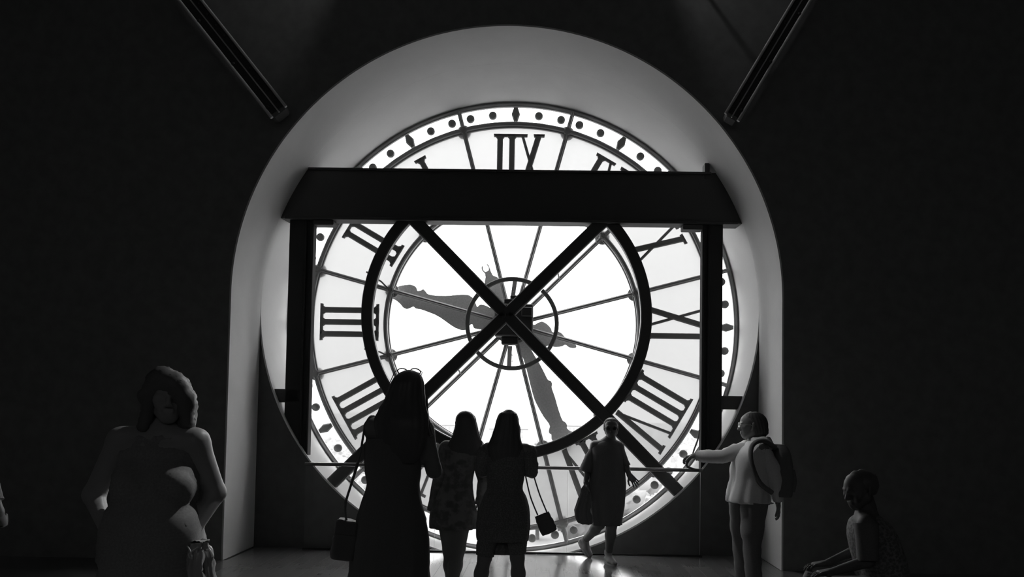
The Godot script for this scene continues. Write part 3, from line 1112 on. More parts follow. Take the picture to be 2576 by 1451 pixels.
# People ------------------------------------------------------------------------
func head(g: Geo, c: Vector3, fwd: Vector3, s := 1.0) -> void:
	var up := Vector3.UP
	var zz := fwd.normalized()
	var xx := up.cross(zz).normalized()
	up = zz.cross(xx)
	var f := Flesh.new(Vector3(-0.115, -0.15, -0.13), Vector3(0.115, 0.15, 0.15), 0.0052)
	f.cone(Vector3(0, 0.042, -0.03), Vector3(0, 0.038, 0.022), 0.078, 0.074, 0.02)
	f.cone(Vector3(0, -0.01, 0.035), Vector3(0, -0.055, 0.05), 0.06, 0.043, 0.03)
	f.cone(Vector3(0, -0.086, 0.062), Vector3(0, -0.08, 0.066), 0.025, 0.024, 0.03)
	for q in [-1.0, 1.0]:
		f.cone(Vector3(q * 0.052, -0.045, 0.0), Vector3(q * 0.014, -0.084, 0.056), 0.026, 0.024, 0.025)
		f.cone(Vector3(q * 0.042, -0.012, 0.068), Vector3(q * 0.038, -0.03, 0.066), 0.024, 0.022, 0.02)
		f.cone(Vector3(q * 0.042, 0.028, 0.084), Vector3(q * 0.014, 0.026, 0.092), 0.009, 0.01, 0.014)
		f.cone(Vector3(q * 0.033, 0.008, 0.08), Vector3(q * 0.031, 0.008, 0.081), 0.0125, 0.0125, 0.004)
		f.cone(Vector3(q * 0.011, -0.031, 0.101), Vector3(q * 0.008, -0.029, 0.106), 0.009, 0.009, 0.008)
		f.cone(Vector3(q * 0.081, 0.018, -0.012), Vector3(q * 0.077, -0.024, -0.002), 0.014, 0.01, 0.008, Vector3(0.6, 1, 1))
	f.cone(Vector3(0, 0.012, 0.096), Vector3(0, -0.025, 0.115), 0.0085, 0.0125, 0.012)
	f.cone(Vector3(-0.018, -0.053, 0.093), Vector3(0.018, -0.053, 0.093), 0.0075, 0.0075, 0.008)
	f.cone(Vector3(-0.014, -0.064, 0.091), Vector3(0.014, -0.064, 0.091), 0.009, 0.009, 0.006)
	f.cone(Vector3(0, -0.04, -0.02), Vector3(0, -0.14, -0.035), 0.052, 0.05, 0.03)
	g.xf = Transform3D(Basis(xx * s, up * s, zz * s), c)
	f.into(g)
	g.xf = Transform3D()

func hand(g: Geo, w: Vector3, dir: Vector3, palm: Vector3, thumb: float, curl: float, spread := 0.0, s := 1.0) -> void:
	var d := dir.normalized()
	var p := (palm - d * palm.dot(d)).normalized()
	var x := p.cross(d)
	thumb = -thumb
	var f := Flesh.new(Vector3(-0.085, -0.03, -0.13), Vector3(0.085, 0.2, 0.06), 0.0038)
	# local: y along the fingers, x across, -z towards the palm
	var len := [0.066, 0.076, 0.07, 0.054]
	for i in 4:
		var u := (i - 1.5)
		var k := Vector3(u * 0.0205 * thumb, 0.088 - absf(u - 0.3) * 0.004, 0)
		f.cone(Vector3(u * 0.011 * thumb, 0.0, 0), k, 0.0165, 0.0118, 0.014)
		var bend := curl * (0.55 + 0.12 * i)
		var at := k
		var an := 0.0
		for j in 3:
			an += bend * ([0.7, 1.0, 0.7][j])
			var l: float = len[i] * ([0.48, 0.3, 0.24][j])
			var e := at + Vector3(sin(u * spread * thumb) * cos(an), cos(an) * cos(u * spread), -sin(an)) * l
			f.cone(at, e, 0.0092 - 0.0008 * j, 0.0086 - 0.0008 * j, 0.004)
			at = e
	var t0 := Vector3(-0.018 * thumb, 0.022, -0.004)
	var t1 := t0 + Vector3(-0.036 * thumb, 0.026, -0.012)
	var t2 := t1 + Vector3(-0.014 * thumb, 0.03, -0.008 - 0.01 * curl)
	var t3 := t2 + Vector3(-0.002 * thumb, 0.024, -0.006 - 0.012 * curl)
	f.cone(t0, t1, 0.016, 0.0115, 0.012)
	f.cone(t1, t2, 0.0105, 0.0098, 0.004)
	f.cone(t2, t3, 0.0098, 0.0085, 0.004)
	f.cone(Vector3(0, -0.02, 0), Vector3(0, 0.02, 0), 0.023, 0.021, 0.02, Vector3(1, 1, 0.8))
	g.xf = Transform3D(Basis(x * s, d * s, -p * s), w)
	f.into(g)
	g.xf = Transform3D()

# J: head, fwd, size, neck, sh, el, wr, hip, kn, an (left in view first), torso, fat, hands [dir, palm, thumb, curl, spread]
func body(t: Node3D, J: Dictionary, skin: Material) -> void:
	var lo := Vector3(9, 0, 9)
	var hi := Vector3(-9, J.neck.y + 0.06, -9)
	for k in ["sh", "el", "wr", "hip", "kn", "an"]:
		for p in J[k]:
			lo = lo.min(p)
			hi = hi.max(p)
	lo -= Vector3(0.2, 0.0, 0.18)
	hi += Vector3(0.2, 0.02, 0.18)
	lo.y = 0.02
	var f := Flesh.new(lo, hi, 0.0135)
	var fat: float = J.get("fat", 1.0)
	f.stack(J.torso, 0.04)
	f.cone(J.neck, J.head + Vector3(0, -0.09, 0) - J.fwd * 0.03, 0.058 * fat, 0.05, 0.04)
	for i in 2:
		f.cone(J.neck + Vector3(0, -0.03, 0), J.sh[i], 0.055 * fat, 0.05 * fat, 0.05)
		f.cone(J.sh[i], J.el[i], 0.05 * fat, 0.039 * fat, 0.03)
		f.cone(J.el[i], J.wr[i], 0.04 * fat, 0.026, 0.02)
		f.cone(J.hip[i], J.kn[i], 0.085 * fat, 0.056 * fat, 0.03)
		f.cone(J.kn[i], J.kn[i].lerp(J.an[i], 0.32) + Vector3(0, 0, 0.0), 0.052 * fat, 0.055 * fat, 0.03)
		f.cone(J.kn[i].lerp(J.an[i], 0.32), J.an[i], 0.055 * fat, 0.036, 0.03)
	var g := Geo.new()
	f.into(g)
	head(g, J.head, J.fwd, J.get("size", 1.0))
	for i in 2:
		var q: Array = J.hands[i]
		hand(g, J.wr[i], q[0], q[1], q[2], q[3], q[4], 0.95)
	obj("body", g, skin, t)

func shoe(t: Node3D, an: Vector3, toe: Vector3, m: Material, sole: Material) -> void:
	var d := toe - an
	var flat := Vector3(d.x, 0, d.z).normalized() if Vector2(d.x, d.z).length() > 0.02 else Vector3(0, 0, 1)
	var f := Flesh.new(Vector3(-0.08, -0.11, -0.1), Vector3(0.08, 0.08, 0.24), 0.007)
	var down := (toe - an).normalized()
	var heel := Vector3(0, -0.055, -0.035)
	f.cone(heel, Vector3(0, -0.055, 0.08), 0.036, 0.042, 0.02, Vector3(1, 0.9, 1))
	f.cone(Vector3(0, -0.055, 0.08), Vector3(0, -0.06, 0.155), 0.044, 0.034, 0.02, Vector3(1, 0.8, 1))
	f.cone(Vector3(0, -0.03, 0.05), Vector3(0, 0.005, 0.0), 0.034, 0.04, 0.02)
	f.cone(Vector3(0, 0.01, -0.005), Vector3(0, 0.03, -0.01), 0.042, 0.043, 0.01)
	var g := Geo.new()
	# tilt: the sole follows the line to the toe
	var tilt := atan2(-(toe.y - an.y) - 0.06, Vector2(d.x, d.z).length())
	var b := Basis(Vector3.UP, atan2(flat.x, flat.z)) * Basis(Vector3.RIGHT, maxf(0.0, tilt))
	g.xf = Transform3D(b, an)
	f.into(g)
	var s := obj("shoe", g, m, t)
	g = Geo.new()
	g.xf = Transform3D(b, an)
	var R := []
	for y in [-0.1, -0.092, -0.078, -0.074]:
		var row := PackedVector3Array()
		for j in 28:
			var a := TAU * j / 28
			var w := 0.042 + 0.006 * cos(a)
			row.append(Vector3(sin(a) * w, y, 0.058 + cos(a) * 0.133))
		R.append(row)
	g.rows(R)
	obj("sole", g, sole, s)

func cloth(called: String, t: Node3D, rows: Array, m: Material, fold := 0, amp := 0.0, ph := 0.0, crumple := 0.004, pw := 2.2) -> Geo:
	var g := Geo.new()
	g.loft(rows, 72, 6, fold, amp, ph, pw)
	if crumple > 0:
		g.rough(noise(9.0, 7), crumple)
	obj(called, g, m, t)
	return g

func sleeve(t: Node3D, p: Array, r: Array, m: Material, called := "sleeve", crumple := 0.006) -> void:
	var g := Geo.new()
	var P := PackedVector3Array()
	var rr := []
	for i in p.size() - 1:
		for s in 6:
			var u := s / 6.0
			P.append((p[i] as Vector3).lerp(p[i + 1], u))
			rr.append(lerpf(r[i], r[i + 1], smoothstep(0.0, 1.0, u)))
	P.append(p[-1])
	rr.append(r[-1])
	g.tube(P, rr, 24)
	g.rough(noise(10.0, 9), crumple)
	obj(called, g, m, t)

func long_hair(t: Node3D, rows: Array, m: Material, ph: float) -> void:
	var R := rows.map(func(q): return q + [clampf((1.0 - (q[0] - rows[0][0]) * -3.0), 0.0, 1.0)] if false else q + [1.0])
	var g := Geo.new()
	g.loft(R, 110, 6, 17, 0.012, ph)
	g.rough(noise(14.0, 5), 0.006)
	obj("hair", g, m, t)

func strap(called: String, t: Node3D, p: Array, w: float, m: Material) -> void:
	var c := Curve3D.new()
	for i in p.size():
		var d: Vector3 = (p[mini(i + 1, p.size() - 1)] - p[maxi(i - 1, 0)]) / 6.0
		c.add_point(p[i], -d, d)
	c.bake_interval = 0.02
	var g := Geo.new()
	g.tube(c.get_baked_points(), w, 8)
	obj(called, g, m, t)

func spectacles(t: Node3D, c: Vector3, fwd: Vector3, m: Material, lens: Material, called := "eyeglasses", s := 1.0) -> void:
	var zz := fwd.normalized()
	var up := Vector3.UP if absf(zz.y) < 0.8 else Vector3(0, 0.3, 1)
	var xx := up.cross(zz).normalized()
	var b := Basis(xx * s, zz.cross(xx) * s, zz * s)
	var root := t
	var fr := Geo.new()
	fr.xf = Transform3D(b, c)
	for q in [-1.0, 1.0]:
		var P := PackedVector3Array()
		for i in 25:
			var a := TAU * i / 24
			P.append(Vector3(q * 0.034 + 0.027 * cos(a), 0.021 * sin(a), 0.0))
		fr.tube(P, 0.0032, 6)
		fr.tube(PackedVector3Array([Vector3(q * 0.061, 0.006, 0), Vector3(q * 0.073, 0.006, -0.01), Vector3(q * 0.078, 0.004, -0.09), Vector3(q * 0.076, -0.016, -0.115)]), 0.0022, 6)
	fr.tube(PackedVector3Array([Vector3(-0.008, 0.005, 0), Vector3(0, 0.009, 0.003), Vector3(0.008, 0.005, 0)]), 0.0022, 6)
	var o := obj(called, fr, m, root)
	for q in [-1.0, 1.0]:
		var g := Geo.new()
		g.xf = Transform3D(b, c)
		g.ball(Vector3(q * 0.034, 0, 0), Vector3(0.026, 0.02, 0.0015), 20, 8)
		if root == self:
			obj("lens", g, lens, o)
		else:
			obj("lens", g, lens, o)

func bag(called: String, label: String, at: Vector3, size: Vector3, turn: float, m: Material, straps: Array, sm: Material, soft := 0.01) -> Node3D:
	var t := thing(called, label, "bag", at)
	var g := Geo.new()
	var b := Basis(Vector3(0, 0, 1), turn)
	g.xf = Transform3D(b, Vector3())
	var h := size * 0.5
	var rows := []
	for q in [[-h.y, 0.86], [-h.y * 0.9, 0.97], [-h.y * 0.5, 1.03], [0.0, 1.02], [h.y * 0.6, 0.95], [h.y * 0.92, 0.9], [h.y, 0.84]]:
		rows.append([q[0], 0.0, 0.0, h.x * q[1], h.z * q[1]])
	g.loft(rows, 60, 4, 0, 0, 0, 5.0)
	g.rough(noise(12.0, 15), soft)
	obj("body", g, m, t)
	g = Geo.new()
	g.xf = Transform3D(b, Vector3())
	g.box(Vector3(0, h.y * 0.62, h.z * 0.96), Vector3(size.x * 0.86, size.y * 0.34, 0.012), 0.005)
	obj("flap", g, m, t)
	for p in straps:
		strap("strap", t, p.map(func(q): return q - at), 0.006, sm)
	return t

func people() -> void:
	var skin := mat(SKIN, 0.5)
	var hair := mat(0.12, 0.45)
	hair.rim_enabled = true
	hair.rim = 0.4
	var black: Material = mottled(0.15, 0.19, 0.05, 0.9, 0.3, 101)
	var leather := mat(0.14, 0.45)
	var metal := mat(0.6, 0.3, 1.0)
	var lens := mat(0.03, 0.1, 0.0, 0.3)
	var Z := Vector3(0, 0, 0)
	var away := Vector3(0, 0, -1)

	# 1 woman in the middle, seen from behind
	var at := Vector3(-0.356, 0, 6.0)
	var t := thing("person", "tall woman seen from behind in a long strapless dress, long hair, bag at her left", "person", at)
	var J := {"head": Vector3(0.065, 1.725, -0.01), "fwd": away, "neck": Vector3(0.03, 1.585, 0.01), "sh": [Vector3(-0.105, 1.555, 0), Vector3(0.15, 1.55, 0)],
		"el": [Vector3(-0.085, 1.32, -0.13), Vector3(0.2, 1.335, -0.06)], "wr": [Vector3(-0.01, 1.5, -0.28), Vector3(0.13, 1.53, -0.26)],
		"hip": [Vector3(-0.09, 0.93, 0), Vector3(0.08, 0.93, 0)], "kn": [Vector3(-0.09, 0.52, -0.01), Vector3(0.08, 0.52, -0.01)], "an": [Vector3(-0.09, 0.1, 0), Vector3(0.08, 0.1, 0)],
		"torso": [[0.9, 0, 0, 0.16, 0.11], [1.05, 0, 0, 0.165, 0.11], [1.25, 0, 0, 0.12, 0.085], [1.42, 0.01, 0, 0.135, 0.1], [1.54, 0.02, 0, 0.125, 0.08]],
		"hands": [[Vector3(0.3, 0.9, -0.3), Vector3(1, 0, 0.1), 1.0, 0.7, 0.05], [Vector3(-0.3, 0.9, -0.3), Vector3(-1, 0, 0.1), -1.0, 0.7, 0.05]]}
	body(t, J, skin)
	cloth("dress", t, [[0.03, -0.02, 0.02, 0.28, 0.22, 1.0], [0.4, -0.015, 0.01, 0.25, 0.19, 1.0], [0.79, -0.012, 0, 0.206, 0.155, 0.6], [0.868, -0.008, 0, 0.201, 0.15, 0.4], [0.984, -0.004, 0, 0.194, 0.145, 0.3], [1.078, -0.005, 0, 0.181, 0.135, 0.2], [1.169, -0.005, 0, 0.156, 0.12, 0.1], [1.255, -0.002, 0, 0.136, 0.105, 0.1], [1.325, -0.004, 0, 0.143, 0.11, 0.05], [1.433, -0.003, 0, 0.148, 0.112, 0.05], [1.5, 0.004, 0, 0.147, 0.11, 0.0]], black, 9, 0.05, 0.4)
	long_hair(t, [[1.38, 0.05, 0.08, 0.07, 0.02], [1.45, 0.05, 0.075, 0.115, 0.04], [1.55, 0.048, 0.06, 0.137, 0.06], [1.608, 0.045, 0.045, 0.137, 0.072], [1.652, 0.05, 0.04, 0.122, 0.085], [1.7, 0.058, 0.04, 0.105, 0.09], [1.762, 0.066, 0.038, 0.09, 0.09], [1.8, 0.071, 0.036, 0.079, 0.08], [1.835, 0.075, 0.03, 0.055, 0.055], [1.85, 0.077, 0.028, 0.03, 0.03], [1.854, 0.077, 0.028, 0.005, 0.005]], hair, 0.3)
	strap("hair_lock", t, [Vector3(0.155, 1.72, 0.0), Vector3(0.165, 1.63, 0.03), Vector3(0.185, 1.55, 0.045), Vector3(0.2, 1.52, 0.05)], 0.014, hair)
	var sg := Node3D.new()
	sg = thing("sunglasses", "sunglasses pushed up on the long-haired woman's head", "sunglasses", at + Vector3(0.06, 1.852, -0.025))
	spectacles(sg, Vector3(0, 0, -0.02), Vector3(0.1, 0.72, -0.7), leather, lens, "rims", 1.02)
	bag("shoulder_bag", "dark shoulder bag on a long strap beside the tall woman in the long dress", at + Vector3(-0.225, 0.985, 0.04), Vector3(0.13, 0.2, 0.09), -0.12, leather, [[at + Vector3(-0.225, 1.08, 0.05), at + Vector3(-0.228, 1.18, 0.055), at + Vector3(-0.172, 1.38, 0.05), at + Vector3(-0.145, 1.56, 0.035), at + Vector3(-0.12, 1.615, 0.01), at + Vector3(-0.1, 1.6, -0.06)], [at + Vector3(-0.233, 1.17, 0.056), at + Vector3(-0.2, 1.28, 0.056), at + Vector3(-0.175, 1.38, 0.054)]], leather)

	# 2 left of the two friends
	at = Vector3(-0.262, 0, 3.62)
	t = thing("person", "young woman from behind in short flowered long-sleeved dress, left of the pair", "person", at)
	var floral: Material = mottled(0.15, 0.3, 0.012, 0.85, 0.5, 103, true)
	J = {"head": Vector3(0.03, 1.55, -0.01), "fwd": Vector3(0.1, 0, -1), "neck": Vector3(0.01, 1.4, 0.01), "sh": [Vector3(-0.13, 1.36, 0), Vector3(0.14, 1.35, 0)],
		"el": [Vector3(-0.185, 1.1, 0.02), Vector3(0.195, 1.09, 0.0)], "wr": [Vector3(-0.225, 0.88, -0.03), Vector3(0.165, 0.92, -0.03)],
		"hip": [Vector3(-0.12, 0.82, 0), Vector3(0.02, 0.82, 0.01)], "kn": [Vector3(-0.085, 0.5, -0.02), Vector3(-0.005, 0.52, 0.03)], "an": [Vector3(-0.06, 0.1, -0.05), Vector3(-0.07, 0.1, 0.06)],
		"torso": [[0.8, -0.05, 0, 0.14, 0.1], [0.92, -0.045, 0, 0.145, 0.1], [1.1, -0.025, 0, 0.11, 0.08], [1.25, -0.005, 0, 0.13, 0.09], [1.36, 0.0, 0, 0.125, 0.075]],
		"hands": [[Vector3(-0.05, -1, -0.05), Vector3(1, 0, 0), 1.0, 0.35, 0.06], [Vector3(-0.15, -1, -0.1), Vector3(-1, 0, 0), -1.0, 0.35, 0.06]]}
	body(t, J, skin)
	cloth("dress", t, [[0.69, -0.049, 0, 0.196, 0.15, 1.0], [0.798, -0.053, 0, 0.194, 0.14, 0.8], [0.875, -0.052, 0, 0.178, 0.13, 0.5], [0.965, -0.045, 0, 0.155, 0.12, 0.3], [1.09, -0.028, 0, 0.128, 0.1, 0.2], [1.23, -0.009, 0, 0.142, 0.105, 0.1], [1.317, -0.002, 0, 0.152, 0.1, 0.1], [1.37, 0.004, 0, 0.155, 0.088, 0], [1.4, 0.01, 0, 0.125, 0.078, 0], [1.425, 0.015, 0, 0.075, 0.062, 0]], floral, 7, 0.06, 1.0)
	sleeve(t, [Vector3(-0.115, 1.355, 0), Vector3(-0.18, 1.1, 0.02), Vector3(-0.215, 0.93, -0.02), Vector3(-0.225, 0.83, -0.03)], [0.07, 0.055, 0.05, 0.058], floral)
	sleeve(t, [Vector3(0.13, 1.35, 0), Vector3(0.193, 1.09, 0), Vector3(0.175, 0.95, -0.02), Vector3(0.165, 0.89, -0.03)], [0.07, 0.053, 0.045, 0.048], floral)
	long_hair(t, [[1.3, 0.06, 0.075, 0.09, 0.015], [1.345, 0.045, 0.07, 0.135, 0.04], [1.4, 0.04, 0.055, 0.14, 0.06], [1.455, 0.043, 0.045, 0.118, 0.075], [1.525, 0.041, 0.04, 0.096, 0.085], [1.6, 0.035, 0.035, 0.086, 0.085], [1.64, 0.034, 0.03, 0.062, 0.065], [1.662, 0.034, 0.028, 0.032, 0.035], [1.668, 0.034, 0.028, 0.006, 0.006]], hair, 1.1)
	for i in 2:
		shoe(t, J.an[i], J.an[i] + Vector3(0.02, -0.07, -0.15), leather, black)

	# 3 right of the two friends
	at = Vector3(0.117, 0, 3.86)
	t = thing("person", "young woman from behind in short puff-sleeved outfit, legs apart, right of the pair", "person", at)
	var dots: Material = mottled(0.15, 0.25, 0.04, 0.85, 0.25, 105, true)
	J = {"head": Vector3(0.018, 1.56, -0.01), "fwd": Vector3(-0.1, 0, -1), "neck": Vector3(0.012, 1.41, 0.01), "sh": [Vector3(-0.135, 1.36, 0), Vector3(0.165, 1.355, 0)],
		"el": [Vector3(-0.19, 1.17, -0.06), Vector3(0.22, 1.17, -0.06)], "wr": [Vector3(-0.07, 1.16, -0.25), Vector3(0.12, 1.16, -0.25)],
		"hip": [Vector3(-0.09, 0.82, 0), Vector3(0.08, 0.82, 0)], "kn": [Vector3(-0.148, 0.5, 0.0), Vector3(0.112, 0.5, 0)], "an": [Vector3(-0.225, 0.1, 0.03), Vector3(0.14, 0.1, -0.02)],
		"torso": [[0.8, 0, 0, 0.16, 0.11], [0.92, 0, 0, 0.165, 0.11], [1.05, 0.003, 0, 0.125, 0.085], [1.22, 0.01, 0, 0.135, 0.09], [1.36, 0.013, 0, 0.13, 0.075]],
		"hands": [[Vector3(0.6, 0.2, -0.6), Vector3(0.3, -0.2, 1), 1.0, 0.8, 0.05], [Vector3(-0.6, 0.2, -0.6), Vector3(-0.3, -0.2, 1), -1.0, 0.8, 0.05]]}
	body(t, J, skin)
	var dr := cloth("outfit", t, [[0.635, -0.008, 0, 0.205, 0.13, 0.6], [0.72, -0.007, 0, 0.214, 0.15, 0.6], [0.863, -0.002, 0, 0.207, 0.15, 0.4], [0.982, 0.004, 0, 0.173, 0.13, 0.2], [1.05, 0.003, 0, 0.144, 0.11, 0.1], [1.165, 0.01, 0, 0.153, 0.115, 0.1], [1.262, 0.013, 0, 0.16, 0.11, 0], [1.35, 0.013, 0, 0.172, 0.098, 0], [1.395, 0.012, 0, 0.145, 0.085, 0], [1.425, 0.012, 0, 0.08, 0.066, 0]], dots, 8, 0.04, 2.0)
	sleeve(t, [Vector3(-0.1, 0.7, 0), Vector3(-0.135, 0.6, 0), Vector3(-0.148, 0.51, 0)], [0.1, 0.082, 0.073], dots, "outfit_leg")
	sleeve(t, [Vector3(0.095, 0.72, 0), Vector3(0.108, 0.62, 0), Vector3(0.112, 0.53, 0)], [0.1, 0.08, 0.068], dots, "outfit_leg")
	var lace := Geo.new()
	lace.loft([[0.525, -0.015, 0.04, 0.055, 0.012, 1.0], [0.56, -0.017, 0.04, 0.05, 0.014, 1.0], [0.6, -0.01, 0.03, 0.035, 0.014, 1.0], [0.66, -0.01, 0.0, 0.02, 0.014, 0.5]], 48, 5, 6, 0.2, 0.5)
	lace.rough(noise(30.0, 21), 0.008)
	obj("lace_hem", lace, floral, t)
	for s in [[-0.125, 1.355, -0.168, 1.24, -0.175, 1.165], [0.16, 1.35, 0.2, 1.24, 0.205, 1.17]]:
		sleeve(t, [Vector3(s[0], s[1], 0), Vector3((s[0] + s[2]) / 2, 1.33, -0.005), Vector3(s[2], s[3], -0.02), Vector3(s[4], s[5], -0.05)], [0.062, 0.082, 0.068, 0.058], dots, "puff_sleeve", 0.012)
	long_hair(t, [[1.27, 0.0, 0.085, 0.1, 0.015], [1.33, 0.0, 0.075, 0.125, 0.035], [1.386, 0.0, 0.06, 0.14, 0.06], [1.44, 0.005, 0.045, 0.122, 0.075], [1.54, 0.014, 0.04, 0.102, 0.085], [1.635, 0.018, 0.035, 0.078, 0.08], [1.664, 0.024, 0.03, 0.05, 0.055], [1.68, 0.027, 0.028, 0.025, 0.03], [1.683, 0.027, 0.028, 0.005, 0.005]], hair, 2.2)
	for i in 2:
		shoe(t, J.an[i], J.an[i] + Vector3(0.02, -0.07, -0.15), leather, black)
	bag("handbag", "small dark handbag swinging on a thin strap at the right of the puff-sleeved woman", at + Vector3(0.335, 0.775, 0.0), Vector3(0.13, 0.165, 0.06), 0.42, leather, [[at + Vector3(0.27, 0.84, 0), at + Vector3(0.21, 0.985, 0.0), at + Vector3(0.168, 1.145, -0.03)], [at + Vector3(0.345, 0.86, 0), at + Vector3(0.285, 1.0, 0), at + Vector3(0.233, 1.15, -0.03)]], leather)

	# 4 woman with glasses facing the room
	at = Vector3(1.173, 0, 1.45)
	t = thing("person", "short-haired woman with glasses facing the room in a loose knee-length dress, legs crossing", "person", at)
	var frock: Material = mottled(0.12, 0.18, 0.06, 0.85, 0.3, 107)
	J = {"head": Vector3(0.027, 1.512, 0.01), "fwd": Vector3(-0.1, -0.05, 1), "size": 0.95, "neck": Vector3(0.0, 1.37, -0.01), "sh": [Vector3(-0.15, 1.315, 0), Vector3(0.115, 1.31, 0)],
		"el": [Vector3(-0.225, 1.08, 0.02), Vector3(0.185, 1.12, 0.02)], "wr": [Vector3(-0.26, 0.9, 0.08), Vector3(0.226, 1.0, 0.09)],
		"hip": [Vector3(-0.09, 0.8, -0.02), Vector3(0.05, 0.8, 0)], "kn": [Vector3(-0.08, 0.42, -0.1), Vector3(0.04, 0.43, 0.04)], "an": [Vector3(-0.225, 0.19, -0.36), Vector3(0.01, 0.1, 0.02)],
		"torso": [[0.75, -0.02, 0, 0.17, 0.13], [0.95, -0.02, 0.01, 0.17, 0.14], [1.1, -0.02, 0.01, 0.15, 0.12], [1.23, -0.02, 0.01, 0.15, 0.12], [1.33, -0.02, 0, 0.13, 0.08]], "fat": 1.08,
		"hands": [[Vector3(0, -1, 0.2), Vector3(1, 0, 0), -1.0, 0.6, 0.05], [Vector3(0.62, -0.74, 0.1), Vector3(-0.3, -0.4, -1), 1.0, 0.18, 0.22]]}
	body(t, J, mat(0.16, 0.5))
	cloth("dress", t, [[0.43, -0.018, 0, 0.172, 0.14, 1.0], [0.47, -0.018, 0, 0.17, 0.14, 1.0], [0.65, -0.012, 0, 0.195, 0.16, 0.8], [0.84, -0.015, 0.01, 0.207, 0.165, 0.6], [0.96, -0.014, 0.01, 0.205, 0.16, 0.4], [1.1, -0.015, 0.01, 0.19, 0.155, 0.3], [1.23, -0.02, 0.01, 0.18, 0.14, 0.1], [1.31, -0.022, 0.0, 0.172, 0.105, 0], [1.345, -0.02, 0.0, 0.14, 0.08, 0], [1.372, -0.005, 0.0, 0.075, 0.06, 0]], frock, 8, 0.05, 0.7)
	sleeve(t, [Vector3(-0.125, 1.315, 0), Vector3(-0.2, 1.17, 0.01), Vector3(-0.25, 1.02, 0.03)], [0.06, 0.072, 0.085], frock)
	sleeve(t, [Vector3(0.1, 1.31, 0), Vector3(0.16, 1.17, 0.01), Vector3(0.192, 1.09, 0.03)], [0.058, 0.058, 0.055], frock)
	var g := Geo.new()
	g.loft([[1.45, 0.027, -0.07, 0.05, 0.02], [1.49, 0.027, -0.045, 0.079, 0.055], [1.54, 0.027, -0.03, 0.083, 0.072], [1.585, 0.027, -0.012, 0.078, 0.084], [1.615, 0.027, 0.0, 0.058, 0.07], [1.63, 0.027, 0.0, 0.03, 0.04], [1.634, 0.027, 0.0, 0.006, 0.01]].map(func(q): return q + [1.0]), 80, 5, 21, 0.02, 0.4)
	g.rough(noise(30.0, 6), 0.006)
	obj("hair", g, mat(0.18, 0.6), t)
	spectacles(t, Vector3(0.018, 1.518, 0.103), Vector3(-0.1, 0, 1), mat(0.08, 0.5), lens)
	shoe(t, J.an[1], Vector3(0.06, 0.03, 0.15), mat(0.4, 0.6), mat(0.5, 0.6))
	shoe(t, J.an[0], Vector3(-0.165, 0.05, -0.29), mat(0.4, 0.6), mat(0.5, 0.6))
	var tb := thing("tote_bag", "soft dark cloth bag hanging beside the woman with glasses", "bag", at + Vector3(-0.285, 0.68, 0.1))
	var canvas: Material = mottled(0.12, 0.2, 0.05, 0.8, 0.2, 109)
	g = Geo.new()
	g.loft([[-0.235, 0.045, 0, 0.05, 0.035, 1.0], [-0.21, 0.015, 0, 0.085, 0.05, 1.0], [-0.1, -0.01, 0, 0.085, 0.055, 1.0], [0.05, 0.015, 0, 0.065, 0.045, 1.0], [0.18, 0.035, 0, 0.04, 0.03, 1.0], [0.23, 0.045, 0, 0.02, 0.02, 0.5]], 60, 6, 5, 0.12, 0.3)
	g.rough(noise(10.0, 15), 0.012)
	obj("body", g, canvas, tb)
	strap("strap", tb, [Vector3(0.045, 0.2, 0), Vector3(0.05, 0.26, 0.0), Vector3(0.06, 0.32, -0.01), Vector3(0.07, 0.25, 0.01), Vector3(0.05, 0.2, 0.01)], 0.006, leather)

	# 5 man in the pale hooded top at the right
	at = Vector3(2.351, 0, 2.9)
	t = thing("person", "person in pale hooded top, in profile at the right, arm stretched to the handrail", "person", at)
	var linen: StandardMaterial3D = mottled(0.74, 0.86, 0.04, 0.85, 0.3, 111)
	var jeans: Material = mottled(0.14, 0.2, 0.05, 0.85, 0.3, 113)
	J = {"head": Vector3(0.015, 1.578, 0.0), "fwd": Vector3(-0.97, -0.06, -0.1), "size": 1.02, "neck": Vector3(0.05, 1.43, 0.02), "sh": [Vector3(-0.02, 1.355, -0.05), Vector3(0.08, 1.36, 0.15)],
		"el": [Vector3(-0.26, 1.285, 0.02), Vector3(0.19, 1.08, 0.16)], "wr": [Vector3(-0.495, 1.29, -0.05), Vector3(0.235, 0.87, 0.1)],
		"hip": [Vector3(-0.02, 0.85, -0.08), Vector3(0.04, 0.85, 0.09)], "kn": [Vector3(-0.05, 0.48, -0.08), Vector3(0.0, 0.48, 0.09)], "an": [Vector3(-0.02, 0.1, -0.1), Vector3(0.02, 0.1, 0.1)],
		"torso": [[0.84, 0.02, 0, 0.12, 0.14], [0.95, 0.01, 0, 0.14, 0.16], [1.1, 0.01, 0, 0.13, 0.155], [1.28, 0.02, 0.02, 0.13, 0.165], [1.37, 0.04, 0.03, 0.1, 0.13]],
		"hands": [[Vector3(-1, -0.3, -0.2), Vector3(0.1, -0.9, 0.3), -1.0, 1.0, 0.03], [Vector3(0.1, -1, 0), Vector3(-1, 0, -0.2), 1.0, 0.5, 0.05]]}
	body(t, J, skin)
	cloth("hooded_top", t, [[0.868, -0.0, 0.01, 0.2, 0.19, 1.0], [0.9, -0.02, 0.01, 0.195, 0.19, 0.8], [1.07, 0.0, 0.01, 0.183, 0.19, 0.4], [1.225, 0.012, 0.02, 0.178, 0.2, 0.2], [1.32, 0.025, 0.03, 0.165, 0.19, 0], [1.39, 0.04, 0.03, 0.12, 0.14, 0], [1.435, 0.05, 0.02, 0.075, 0.08, 0]], linen, 6, 0.05, 0.2, 0.012)
